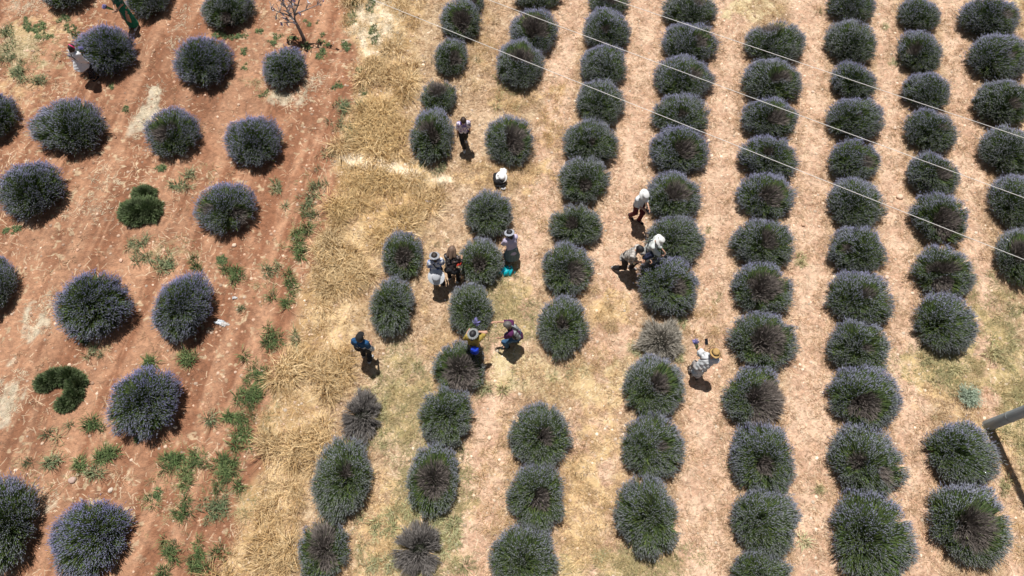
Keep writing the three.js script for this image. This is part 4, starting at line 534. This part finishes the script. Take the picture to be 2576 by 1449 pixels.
  let cut; if (top.hem) { const wide = r((top.flare ?? 0.17) - 0.02), hy2 = pel[1] - top.hem * K - 0.06; tb.push([add(pel, up, 0.25 * K), [pel[0], hy2, pel[2] - 0.02 * K], r(0.11) * fat, wide]); cut = (x, y, z) => Math.hypot(x - pel[0], z - pel[2]) < wide * 1.6 ? hy2 - y : -1; }
  for (let k = 0; k < 2; k++) { const q = top.cuff ?? 0.014; tb.push([sh[k], sl < 1 ? toward(sh[k], arms[k][0], sl) : arms[k][0], r(0.05) + q, r(0.045) + q]); if (sl > 1) tb.push([arms[k][0], toward(arms[k][0], arms[k][1], sl - 1), r(0.043) + q, r(0.032) + q]); }
  const shirt = dress(top.name ?? 'shirt', tb, top.color, top.cell ?? 0.018, 0.03, cut);
  if (o.vest) dress('vest', tor(fat, 0.026).slice(0, 3), o.vest, 0.018, 0.03);
  // shoes
  feet.forEach((f, k) => { const b = [[add(f, [0, -0.02, -0.045 * K]), add(f, [0, 0, 0.02]), r(0.044), r(0.046)], [add(f, [0, -0.03, 0.0]), toes[k], r(0.044), r(0.036)]]; const [l, h] = bounds(b); part('shoe', paint(nets((x, y, z) => Math.max(capsules(b, 0.02)(x, y, z), -y), l, h, 0.013), (x, y, z) => y < 0.018 && o.sole ? o.sole : o.shoes ?? [0.04, 0.04, 0.045]), fabric, t); });
  // hair
  const hg = new THREE.Group(); hg.name = 'head_wear'; hg.applyMatrix4(R4);
  const worn = (name, g, m) => { const q = part(name, place(g, R4), m, t); return q; };
  if (o.hair) {
    const long = o.hair.long ?? 0, wd = o.hair.wide ?? 1, hc = o.hair.color, f = (x, y, z) => { let d = headField(x, y, z) - 0.014 - 0.004 * Math.sin(x * 190 + z * 60) * Math.sin(z * 150 + y * 40); const face = Math.max(0.028 - 0.25 * Math.abs(x) - z, y - 0.062) ; d = Math.max(d, -Math.max(-z + 0.028 + Math.abs(x) * 0.1, y - 0.058) - 0.0, -0.06 - y + (long ? -0.2 : z * 0.3)); d = Math.max(d, Math.min(z - 0.03, 0.055 - y)); if (long) { const q = capsules([[[0, 0.0, -0.07], [0, -0.08 - long, -0.085], 0.06, 0.045], [[0.055, 0.02, -0.03], [0.06 * wd, -0.06 - long * 0.8, -0.03], 0.04 * wd, 0.03 * wd], [[-0.055, 0.02, -0.03], [-0.06 * wd, -0.06 - long * 0.8, -0.03], 0.04 * wd, 0.03 * wd]], 0.03)(x, y, z) + 0.004 * Math.sin(x * 160 + z * 120); d = smin(d, q, 0.015); } return d; };
    worn('hair', paint(nets(f, [-0.2, -0.2 - long, -0.17], [0.2, 0.15, 0.12], 0.0085), (x, y, z) => { const n = 0.7 + 0.7 * vn(x * 120 + 50, z * 30 + y * 25); return hc.map((v) => v * n); }), hairMat);
  }
  const lathe = (pts, seg = 40) => new THREE.LatheGeometry(pts.map((q) => new THREE.Vector2(...q)), seg);
  if (o.hat) {
    const h = o.hat, wob = (g, a = 0.008) => { const q = g.attributes.position; for (let i = 0; i < q.count; i++) { const x = q.getX(i), z = q.getZ(i), rr = Math.hypot(x, z); q.setY(i, q.getY(i) + a * Math.sin(Math.atan2(z, x) * 3 + 1) * smooth(0.09, 0.2, rr)); } g.computeVertexNormals(); return g; };
    if (h.kind === 'bucket' || h.kind === 'sun') {
      const B = h.brim ?? 0.165, drop = h.drop ?? 0.03, g = wob(lathe([[0.0001, 0.155], [0.05, 0.153], [0.078, 0.143], [0.092, 0.118], [0.099, 0.062], [0.102, 0.05], [0.112, 0.045], [B, 0.045 - drop], [B + 0.003, 0.041 - drop], [B, 0.038 - drop], [0.112, 0.038], [0.098, 0.044]])); g.scale(1, 1, 1.12); g.translate(0, 0.0, -0.005);
      worn('hat', paint(g, (x, y, z) => { const q = Math.hypot(x, z / 1.12); return h.band && q < 0.108 && q > 0.09 && y > 0.052 && y < 0.095 ? h.band : h.ring && q > B - 0.03 ? h.ring : h.color; }), fabric.clone()).material.side = THREE.DoubleSide;
      if (h.stripe) { const s = lathe([[0.104, 0.052], [0.103, 0.092], [0.100, 0.092], [0.100, 0.052]]); s.scale(1, 1, 1.12); worn('hat_band', paint(s, h.stripe), fabric); const s2 = lathe([[0.142, 0.036], [0.152, 0.031], [0.152, 0.034], [0.142, 0.039]]); s2.scale(1, 1, 1.12); worn('brim_stripe', paint(s2, h.stripe), fabric); }
    } else if (h.kind === 'cap') {
      const g = lathe([[0.0001, 0.142], [0.05, 0.136], [0.08, 0.108], [0.094, 0.06], [0.098, 0.02], [0.094, 0.02]]); g.scale(1, 1, 1.12); g.translate(0, 0.002, -0.008); worn('cap', paint(g, h.color), fabric.clone()).material.side = THREE.DoubleSide;
      const s = new THREE.Shape(); s.moveTo(-0.085, 0.0); s.quadraticCurveTo(-0.088, 0.115, 0, 0.125); s.quadraticCurveTo(0.088, 0.115, 0.085, 0); s.quadraticCurveTo(0, 0.06, -0.085, 0); const e = new THREE.ExtrudeGeometry(s, { depth: 0.006, bevelEnabled: true, bevelSize: 0.002, bevelThickness: 0.002, bevelSegments: 1, curveSegments: 14 }); e.rotateX(Math.PI / 2 + 0.15); e.translate(0, 0.032, 0.062); worn('cap_peak', paint(e, h.color), fabric);
    } else if (h.kind === 'visor') {   // an open-topped sun visor with a frilled brim right round the head
      const g = new THREE.TorusGeometry(0.116, 0.034, 10, 64); g.rotateX(Math.PI / 2); const q = g.attributes.position; for (let i = 0; i < q.count; i++) { const a = Math.atan2(q.getZ(i), q.getX(i)), k = 1 + 0.07 * Math.sin(a * 19) + 0.05 * Math.sin(a * 31 + 1); q.setXYZ(i, q.getX(i) * k, q.getY(i) * 0.35 + 0.045 - (Math.hypot(q.getX(i), q.getZ(i)) - 0.1) * 0.35, q.getZ(i) * k * 1.12); } g.computeVertexNormals(); worn('visor', paint(g, (x, y, z) => { const n = 0.65 + 0.6 * vn(x * 90 + 9, z * 90 + 9); return h.color.map((v) => v * n); }), fabric);
    } else if (h.kind === 'headband') { const g = new THREE.TorusGeometry(0.098, 0.017, 8, 40, Math.PI); g.rotateX(-0.35); g.scale(0.95, 1.12, 1.3); g.translate(0, 0.018, 0.02); worn('headband', paint(g, h.color), fabric); }
  }
  if (o.strap) { const [a, b, c] = [add(sh[o.strap.from ?? 0], up, 0.065 * K), add(chest, [0, 0, (o.strap.front ? 0.135 : -0.135) * K]), add(pel, [(o.strap.from ? 0.19 : -0.19) * K, 0.02, (o.strap.front ? 0.04 : -0.04) * K])]; a[0] *= 0.6; const g = new THREE.TubeGeometry(new THREE.CatmullRomCurve3([V3(...a), V3(...toward(a, b, 0.6)).add(V3(0, 0, (o.strap.front ? 0.03 : -0.03) * K)), V3(...b), V3(...c)]), 24, 0.013, 6); part('strap', paint(g, o.strap.color), fabric, t); }
  t.updateMatrixWorld(true);
  const world = (q) => V3(...q).applyMatrix4(t.matrixWorld);
  return { t, hands: arms.map(([, w]) => world(w)), fingers: arms.map(([e, w]) => world(add(w, unit(sub(w, e)), 0.09 * K))), pel: world(pel), chest: world(chest), sh: sh.map(world), local: (x, y, z) => world([x, y, z]), dir: (x, y, z) => V3(x, y, z).transformDirection(t.matrixWorld) };
}
function single(name, g, m, pos, label, category, quat) { const q = new THREE.Mesh(g, m); q.name = numbered(name); q.position.copy(pos); if (quat) q.quaternion.copy(quat); q.castShadow = q.receiveShadow = true; scene.add(q); return tag(q, label, category); }
function bouquet(pos, dir, label, size = 1) {
  const t = thing('lavender_bouquet', label, 'bouquet', pos), R = rng(Math.round(pos.x * 1000)), st = new MB(512), fl = new MB(512); t.quaternion.setFromUnitVectors(V3(0, 1, 0), dir.clone().normalize());
  for (let i = 0; i < 60; i++) { const a = R() * 6.28, q = Math.sqrt(R()) * 0.1 * size, l = (0.20 + R() * 0.1) * size, C = [Math.cos(a) * q * 0.6, l * 0.6, Math.sin(a) * q * 0.6], B = [Math.cos(a) * q, l, Math.sin(a) * q], k = 0.7 + R() * 0.6; st.blade([Math.cos(a) * 0.01, -0.1 * size, Math.sin(a) * 0.01], C, 0.003, 0.003, R() * 3, [0.12, 0.17, 0.07]); fl.spindle(C, B, 0.010, 0.5, [0.12 * k, 0.11 * k, 0.26 * k], [0.2 * k, 0.19 * k, 0.42 * k]); }
  part('stems', st.geo(), M.plant, t, 'stuff'); part('flower_heads', fl.geo(), M.plant, t, 'stuff'); return t;
}
function phone(pos, yaw, label) { const t = thing('phone', label, 'phone', pos), g = new THREE.BoxGeometry(0.075, 0.009, 0.155, 2, 1, 2); part('case', g, mat(0.02, 0.02, 0.024, 0.4), t); const s = new THREE.BoxGeometry(0.068, 0.002, 0.145); s.translate(0, 0.0065, 0); part('screen', s, mat(0.012, 0.013, 0.016, 0.12), t); t.rotation.set(0.35, yaw, 0); return t; }
function softBag(name, pos, size, color, label, category, yaw = 0, parts) {
  const t = thing(name, label, category, pos), [w, h, d] = size; t.rotation.y = yaw;
  const f = (x, y, z) => { const k = Math.pow(Math.pow(Math.abs(x / w), 3) + Math.pow(Math.abs(y / h), 3) + Math.pow(Math.abs(z / d), 3), 1 / 3); return (k - 1) * Math.min(w, h, d) + 0.008 * Math.sin(x * 34 + z * 20) * Math.sin(y * 30 + x * 12); };
  part('bag_body', paint(nets(f, [-w * 1.2, -h * 1.2, -d * 1.2], [w * 1.2, h * 1.2, d * 1.2], 0.014), color), fabric, t);
  if (parts?.pocket) { const g = new THREE.CapsuleGeometry(d * 0.45, w * 0.7, 4, 12); g.rotateZ(Math.PI / 2); g.scale(1, h / d * 0.7, 0.6); g.translate(0, -h * 0.25, parts.pocket * d * 0.95); part('pocket', paint(g, parts.pc ?? mul(color, 0.8)), fabric, t); }
  if (parts?.handle) { const g = new THREE.TorusGeometry(w * 0.35, 0.009, 6, 20, Math.PI); g.translate(0, h * 0.95, 0); part('handle', paint(g, mul(color, 0.6)), fabric, t); }
  return t;
}
const print = (base, spots, scale, cut = 0.56) => (x, y, z) => { const n = vn(x * scale + 31, y * scale + z * scale * 0.8 + 7), m = vn(x * scale * 0.9 + 91, y * scale * 1.1 - z * scale + 17); return n > cut ? spots[Math.floor(m * spots.length * 0.999)] : base; };
const WHITE = [0.74, 0.74, 0.76], BLACK = [0.014, 0.014, 0.017], NAVY = [0.012, 0.018, 0.04], DARK = [0.03, 0.022, 0.018];
// 1 green dress at the top edge
const p1 = person({ at: [338, 66], yaw: -15, H: 1.7, label: 'person in a long green dress with hands clasped, cut by top edge', lean: 0, hands: [[0.06, 1.02, 0.24], [-0.08, 1.04, 0.22]], feet: [[0.1, 0.03], [-0.08, -0.02]], top: { color: print([0.012, 0.14, 0.085], [[0.02, 0.03, 0.03], [0.25, 0.3, 0.28]], 22, 0.62), sleeve: 0.9 }, bottom: { skirt: 0.16, hem: 0.12, color: (x, y, z) => { const k = 0.75 + 0.5 * vn(x * 60, y * 60 + z * 40); return [0.008 * k, 0.17 * k, 0.10 * k]; } }, shoes: WHITE, hair: { color: DARK, long: 0.1 }, grip: [1, 1] });
bouquet(p1.fingers[1].clone().add(V3(-0.08, 0.02, -0.02)), V3(-0.9, 0.5, 0), 'lavender bunch held by the person in the green dress', 0.9);
// 2 white tunic, pink headband
const p2 = person({ at: [236, 200], side: -11, yaw: 152, H: 1.56, label: 'person in loose white tunic with pink headband, seen from behind', lean: 2, headPitch: 10, hands: [[0.18, 0.95, 0.24], [-0.2, 0.85, 0.1]], top: { name: 'tunic', color: [0.80, 0.81, 0.84], sleeve: 1.75, hem: 0.12, flare: 0.30, loose: 1.15, cuff: 0.03 }, bottom: { color: BLACK, cuff: 0.05 }, shoes: BLACK, hair: { color: DARK, long: 0.02 }, hat: { kind: 'headband', color: [0.85, 0.05, 0.22] }, strap: { color: BLACK, from: 0 } });
bouquet(p2.fingers[0], V3(0.3, 0.9, -0.3), 'lavender bunch held beside the big bush by the white tunic wearer', 0.8);
// 3 floral blouse
person({ at: [1169, 366], side: 3, yaw: 8, H: 1.54, label: 'dark haired person in purple floral blouse and black trousers, white shoes', lean: 3, headPitch: 32, hipZ: 0.08, feet: [[0.05, -0.24], [-0.02, 0.16]], hands: [[0.22, 0.78, 0.02], [-0.22, 0.76, 0.1]], top: { name: 'blouse', color: print([0.72, 0.68, 0.78], [[0.16, 0.1, 0.36], [0.26, 0.16, 0.42]], 34, 0.56), sleeve: 0.95, cell: 0.012, cuff: 0.02 }, bottom: { color: BLACK, cuff: 0.07 }, shoes: [0.78, 0.8, 0.82], hair: { color: [0.035, 0.018, 0.012], long: 0.08 } });
// 5 white shirt, dark red trousers
const p5 = person({ at: [1597, 551], side: -6, yaw: 35, H: 1.68, label: 'person in white shirt, white bucket hat and dark red trousers using phone', lean: 6, headPitch: 38, feet: [[0.04, 0.13], [-0.06, -0.15]], hands: [[0.05, 1.06, 0.30], [-0.1, 1.03, 0.27]], top: { color: [0.70, 0.72, 0.74], sleeve: 1.25, hem: 0.1, flare: 0.165, cuff: 0.022 }, bottom: { color: [0.085, 0.006, 0.012], cuff: 0.062 }, shoes: [0.02, 0.02, 0.025], sole: [0.7, 0.7, 0.7], hair: { color: DARK }, hat: { kind: 'bucket', color: [0.78, 0.78, 0.78], brim: 0.15, drop: 0.045 } });
phone(p5.fingers[1].clone().add(V3(0.04, 0.03, 0.02)), 0.5, 'phone in the hands of the dark red trousers wearer');
// 6 lilac top, teal skirt
person({ at: [1287, 655], yaw: 205, H: 1.58, label: 'person in lilac top, frilled white visor and teal skirt beside turquoise bag', lean: 14, headPitch: 16, hip: 0.84, hands: [[0.2, 0.76, 0.26], [-0.16, 0.8, 0.28]], top: { color: [0.56, 0.50, 0.66], sleeve: 0.95, cuff: 0.03, loose: 1.08, hem: 0.06, flare: 0.16 }, bottom: { skirt: 0.20, hem: 0.26, color: (x, y, z) => { const k = 0.75 + 0.45 * Math.sin(Math.atan2(z, x) * 14); return mix3([0.10, 0.15, 0.165], [0.16, 0.22, 0.235], clamp(k)); } }, shoes: [0.2, 0.2, 0.22], hair: { color: BLACK, long: 0.04 }, hat: { kind: 'visor', color: [0.36, 0.38, 0.43] }, wrinkle: 0.01 });
// 7 blue floral shirt with a hat on the back
const p7 = person({ at: [1104, 710], side: -3, yaw: 192, H: 1.62, label: 'person in blue floral shirt with frilled visor, grey hat behind back', lean: 2, headPitch: 20, feet: [[0.1, 0.08], [-0.12, -0.08]], hands: [[-0.04 + 0.16, 0.98, 0.26], [-0.24, 0.86, 0.16]], top: { color: print([0.68, 0.70, 0.76], [[0.05, 0.09, 0.3], [0.1, 0.16, 0.42], [0.3, 0.4, 0.6]], 30, 0.52), sleeve: 0.95, cell: 0.013, cuff: 0.026 }, bottom: { color: [0.055, 0.055, 0.06], cuff: 0.066 }, shoes: [0.03, 0.03, 0.035], sole: [0.6, 0.6, 0.6], hair: { color: DARK, long: 0.02 }, hat: { kind: 'visor', color: [0.32, 0.33, 0.36] }, strap: { color: BLACK, from: 0 } });
{
  const g = new THREE.LatheGeometry([[0.0001, 0.105], [0.05, 0.104], [0.085, 0.092], [0.095, 0.06], [0.105, 0.012], [0.12, 0.004], [0.20, -0.012], [0.203, -0.016], [0.20, -0.018], [0.12, -0.002], [0.1, 0.004]].map((p) => new THREE.Vector2(...p)), 44), q = g.attributes.position; for (let i = 0; i < q.count; i++) { const x = q.getX(i), z = q.getZ(i); q.setY(i, q.getY(i) + 0.02 * Math.sin(Math.atan2(z, x) * 2 + 0.6) * smooth(0.1, 0.2, Math.hypot(x, z))); } g.computeVertexNormals(); g.scale(1.08, 1, 1.08);
  const hat = single('sun_hat', paint(g, (x, y, z) => { const r = Math.hypot(x, z); return r > 0.1 && r < 0.125 ? [0.62, 0.63, 0.66] : r < 0.1 ? [0.42, 0.44, 0.47] : [0.58, 0.60, 0.63]; }), fabric.clone(), p7.local(0.03, 0.86, -0.24), 'grey white wide sun hat hanging behind the blue floral shirt', 'hat'); hat.material.side = THREE.DoubleSide;
  hat.quaternion.setFromUnitVectors(V3(0, 1, 0), p7.dir(0.1, 0.85, -0.6).normalize());
}
// 8 long hair, stooping, black clothes
person({ at: [1141, 704], yaw: 168, H: 1.62, label: 'stooping person with loose brown hair in black clothes and red cloth', lean: 30, headPitch: 20, hip: 0.84, feet: [[-0.02 + 0.14, 0.02], [-0.14, -0.03]], hands: [[0.1, 0.72, 0.42], [-0.22, 0.84, 0.34]], top: { color: print([0.022, 0.018, 0.02], [[0.10, 0.06, 0.05], [0.2, 0.19, 0.19]], 26, 0.66), sleeve: 1.5, cuff: 0.026 }, bottom: { color: BLACK, cuff: 0.06 }, shoes: [0.6, 0.62, 0.63], hair: { color: [0.16, 0.105, 0.075], long: 0.13, wide: 1.6 }, wrinkle: 0.012 });
{ const s = at(1152, 660, 0.95), g = nets((x, y, z) => Math.hypot(x / 1.0, y / 0.7, z / 1.3) - 0.075 + 0.02 * Math.sin(x * 50 + z * 20) * Math.sin(z * 45 + y * 60), [-0.13, -0.1, -0.15], [0.13, 0.1, 0.15], 0.011); single('red_cloth', paint(g, [0.62, 0.05, 0.025]), fabric, s, 'crumpled red cloth at the arm of the stooping brown haired person', 'cloth'); }
// 9 plaid shirt, leaning
const p9 = person({ at: [1569, 679], yaw: 62, H: 1.74, label: 'black haired person in checked shirt and black trousers leaning forward', lean: 22, headPitch: 18, hip: 0.82, hipZ: -0.04, feet: [[-0.02 + 0.16, 0.14], [-0.1, -0.26]], hands: [[0.16, 0.9, 0.52], [-0.06, 0.96, 0.36]], top: { color: (x, y, z) => { const k = (Math.sin(x * 75) > 0.5 ? 0.62 : 1) * (Math.sin((y * 0.8 - z * 0.5) * 75) > 0.5 ? 0.62 : 1); return [0.52 * k, 0.48 * k, 0.44 * k]; }, sleeve: 0.98, hem: 0.08, flare: 0.175, cell: 0.012, cuff: 0.03 }, bottom: { color: BLACK, cuff: 0.066 }, shoes: [0.36, 0.34, 0.33], hair: { color: BLACK }, grip: [1, 1] });
phone(p9.fingers[0].clone().add(V3(0.03, 0.0, 0.02)), 1.2, 'phone in the hand of the leaning checked shirt wearer');
softBag('sling_pouch', p9.local(-0.02, 0.80, 0.22), [0.085, 0.11, 0.04], [0.60, 0.58, 0.44], 'small cream pouch hanging in front of the checked shirt', 'pouch', 1.0, { handle: 1 });
// 10 pale clothes, white hat, navy bag
const p10 = person({ at: [1622, 661], yaw: 68, H: 1.6, label: 'person in pale grey clothes and white hat tucked beside fourth row bush', lean: 12, headPitch: 36, feet: [[0.08, 0.02], [-0.1, 0.0]], hands: [[0.08, 0.98, 0.34], [-0.1, 0.95, 0.36]], top: { color: [0.58, 0.62, 0.60], sleeve: 1.6, cuff: 0.026, hem: 0.12, flare: 0.17 }, bottom: { color: [0.50, 0.54, 0.54], cuff: 0.07 }, shoes: [0.62, 0.64, 0.64], hair: { color: DARK }, hat: { kind: 'bucket', color: [0.78, 0.79, 0.76], brim: 0.165, drop: 0.03 }, strap: { color: NAVY, from: 0 } });
softBag('shoulder_bag', p10.local(-0.27, 0.88, 0.02), [0.15, 0.15, 0.075], [0.014, 0.018, 0.045], 'navy shoulder bag with pale patch between two people by the bush', 'bag', 0.4, { pocket: 1, pc: [0.5, 0.55, 0.52], handle: 1 });
phone(p10.fingers[1].clone().add(V3(0.03, 0.02, 0)), 1.1, 'phone in the hands of the pale clothes and white hat wearer');
// 11 blue polo, black cap
const p11 = person({ at: [924, 902], side: -9, yaw: 168, H: 1.72, label: 'person in black cap and striped blue polo shirt, standing alone', lean: 0, headPitch: 10, feet: [[0.1, 0.06], [-0.1, -0.06]], hands: [[0.16, 0.98, 0.22], [-0.23, 0.92, 0.14]], top: { color: (x, y, z) => { const v = y / 1.01; return v > 1.085 && v < 1.125 ? [0.66, 0.70, 0.76] : v > 1.05 && v < 1.075 ? [0.3, 0.36, 0.46] : v < 1.05 ? [0.012, 0.016, 0.03] : [0.012, 0.075, 0.19]; }, sleeve: 0.8, cell: 0.014, cuff: 0.024 }, bottom: { color: [0.012, 0.017, 0.028], cuff: 0.068 }, shoes: [0.45, 0.47, 0.5], sole: [0.7, 0.7, 0.7], hair: { color: BLACK }, hat: { kind: 'cap', color: [0.012, 0.012, 0.013] }, fat: 1.04, strap: { color: BLACK, from: 0 } });
{ const g = nets((x, y, z) => { const k = Math.hypot(x / 0.07, y / 0.14, z / 0.05); return (k - 1) * 0.05 + 0.01 * Math.sin(x * 60 + y * 40); }, [-0.1, -0.18, -0.08], [0.1, 0.18, 0.08], 0.012); single('plastic_bag', paint(g, [0.62, 0.65, 0.68]), fabric, p11.local(-0.19, 0.6, 0.1), 'white plastic bag hanging from the hand of the blue polo wearer', 'bag'); }
// 12 yellow shirt, blue backpack
const p12 = person({ at: [1196, 893], yaw: 162, H: 1.64, label: 'person in yellow shirt and patterned skirt with blue backpack, arms raised', lean: 2, headPitch: 6, hands: [[0.24, 1.1, 0.24], [-0.05, 1.5, 0.16]], elbow: [[0.3, -0.8, 0], [-0.7, -0.2, 0]], top: { color: [0.38, 0.28, 0.06], sleeve: 0.7, cuff: 0.016 }, bottom: { skirt: 0.2, hem: 0.1, color: print([0.05, 0.055, 0.06], [[0.2, 0.22, 0.22], [0.02, 0.02, 0.02]], 24, 0.55) }, shoes: BLACK, hair: { color: BLACK, long: 0.05 }, hat: { kind: 'visor', color: [0.24, 0.25, 0.25] } });
softBag('backpack', p12.local(-0.1, 1.0, -0.2), [0.10, 0.145, 0.075], [0.008, 0.05, 0.55], 'bright blue backpack worn over the yellow shirt', 'backpack', 2.9, { pocket: -1, pc: [0.006, 0.035, 0.4], handle: 1 });
bouquet(p12.fingers[0], V3(0.75, 0.5, -0.5), 'lavender bunch in the outstretched hand of the yellow shirt wearer', 1.15);
// 13 purple shirt, jeans, camera harness
person({ at: [1291, 866], yaw: 268, H: 1.72, label: 'grey haired person in purple shirt and blue jeans crouching forward', lean: 20, headPitch: 14, hip: 0.76, hipZ: -0.1, feet: [[0.1, 0.16], [-0.08, -0.08]], hands: [[0.1, 0.72, 0.34], [-0.2, 1.1, 0.42]], top: { color: [0.085, 0.012, 0.075], sleeve: 0.95, cuff: 0.026, hem: 0.05 }, vest: (x, y, z) => Math.sin(x * 36 + 0.8) > 0.1 ? [0.03, 0.03, 0.035] : [0.34, 0.36, 0.37], bottom: { color: [0.045, 0.115, 0.22], cuff: 0.062 }, shoes: [0.03, 0.03, 0.03], hair: { color: [0.12, 0.11, 0.105] } });
// 14 straw hat
const p14 = person({ at: [1745, 943], yaw: 158, H: 1.66, label: 'stooping person in straw hat and long white shirt holding lavender', lean: 20, headPitch: 6, side: -14, hip: 0.86, feet: [[0.12, 0.05], [-0.1, -0.05]], hands: [[0.1, 1.12, 0.46], [0.3, 1.0, 0.36]], top: { color: (x, y, z) => { const n = vn(x * 20 + 3, y * 24 + z * 15); return n > 0.8 ? [0.36, 0.38, 0.39] : [0.68, 0.70, 0.72]; }, sleeve: 1.3, cuff: 0.04, hem: 0.3, flare: 0.18, loose: 1.1, cell: 0.015 }, bottom: { color: [0.42, 0.39, 0.38], cuff: 0.07 }, shoes: [0.05, 0.05, 0.05], hair: { color: DARK }, hat: { kind: 'sun', color: [0.46, 0.29, 0.11], brim: 0.145, drop: 0.012, stripe: [0.03, 0.02, 0.015] } });
bouquet(p14.fingers[1], V3(-0.3, 0.7, -0.6), 'dark lavender bunch held out by the straw hat wearer', 0.95);
phone(p14.fingers[0].clone().add(V3(0, 0.04, 0)), 0.1, 'black phone held by the straw hat wearer');

// ------------------------------------------------------------------ things on the ground
{
  const b = onGround(1256, 458); b.y += 0.15;
  softBag('backpack', b, [0.17, 0.15, 0.2], [0.016, 0.016, 0.019], 'black backpack lying on the straw under white hats', 'backpack', 0.2, { pocket: 1, handle: 1 });
  const g = new THREE.LatheGeometry([[0.0001, 0.1], [0.05, 0.098], [0.085, 0.085], [0.095, 0.05], [0.1, 0.01], [0.16, -0.006], [0.163, -0.01], [0.16, -0.012], [0.1, 0.002]].map((p) => new THREE.Vector2(...p)), 40); const h = single('sun_hat', paint(g, (x, y, z) => { const r = Math.hypot(x, z); return y > 0.015 && y < 0.05 && r > 0.09 ? [0.3, 0.31, 0.32] : [0.78, 0.78, 0.77]; }), fabric.clone(), V3(b.x + 0.07, b.y + 0.15, b.z + 0.02), 'white sun hat with grey band on top of the black backpack', 'hat'); h.material.side = THREE.DoubleSide; h.rotation.set(0.35, 0, -0.15);
  const c = nets((x, y, z) => Math.hypot(x / 1.2, y / 0.55, z / 0.9) - 0.1 + 0.022 * Math.sin(x * 40 + z * 25) * Math.sin(z * 38 - x * 15), [-0.17, -0.1, -0.14], [0.17, 0.1, 0.14], 0.012); single('white_cloth', paint(c, [0.74, 0.76, 0.74]), fabric, V3(b.x + 0.12, b.y + 0.1, b.z - 0.2), 'crumpled white cloth behind the hat on the black backpack', 'cloth');
  const q = new THREE.TorusGeometry(0.05, 0.02, 10, 24); q.rotateX(1.2); single('camera_lens', paint(q, [0.5, 0.5, 0.52]), fabric, V3(b.x + 0.12, 0.06, b.z + 0.24), 'pale ring shaped lens hood lying below the black backpack', 'lens hood');
  const d = onGround(1275, 684), bag = thing('turquoise_bag', 'crumpled turquoise cloth bag lying beside the second row', 'bag', d), f = (x, y, z) => { const k = Math.pow(Math.pow(Math.abs(x / 0.175), 2.6) + Math.pow(Math.abs((y - 0.07) / 0.1), 2.4) + Math.pow(Math.abs(z / 0.125), 2.6), 1 / 2.5); return (k - 1) * 0.1 + 0.030 * Math.sin(x * 30 + z * 24) * Math.sin(z * 22 - x * 13 + y * 20) + 0.012 * Math.sin(x * 75 + z * 30); };
  part('bag_body', paint(nets((x, y, z) => Math.max(f(x, y, z), -y), [-0.24, -0.02, -0.19], [0.24, 0.24, 0.19], 0.009), [0.0, 0.42, 0.50]), vmat(0.45, { side: THREE.FrontSide }), bag);
  const hd = new THREE.TorusGeometry(0.07, 0.009, 6, 18, Math.PI); hd.rotateX(-1.0); hd.translate(-0.08, 0.12, 0.1); part('handle', paint(hd, [0.0, 0.16, 0.4]), fabric, bag);
  [[553, 811, 0.085, [0.46, 0.50, 0.54], 'torn white plastic sheet beside the blue lavender bush'], [590, 750, 0.05, [0.42, 0.42, 0.42], 'scrap of grey plastic above the torn white plastic sheet'], [567, 817, 0.08, [0.45, 0.42, 0.40], 'scrap of grey litter right of the torn white plastic'], [1078, 508, 0.06, [0.45, 0.50, 0.72], 'pale blue scrap on golden grass left of the second row']].forEach(([px, py, r, c, label], k) => { const g = nets((x, y, z) => Math.hypot(x / 1.5, y / 0.35, z / 0.8) - r + r * 0.3 * Math.sin(x * 50 + k) * Math.sin(z * 60 + x * 30), [-r * 2, -r, -r * 1.5], [r * 2, r, r * 1.5], r / 9); single('plastic_scrap', paint(g, c), vmat(0.35), onGround(px, py).add(V3(0, 0.02, 0)), label, 'litter'); });
}
renderer.render(scene, camera);
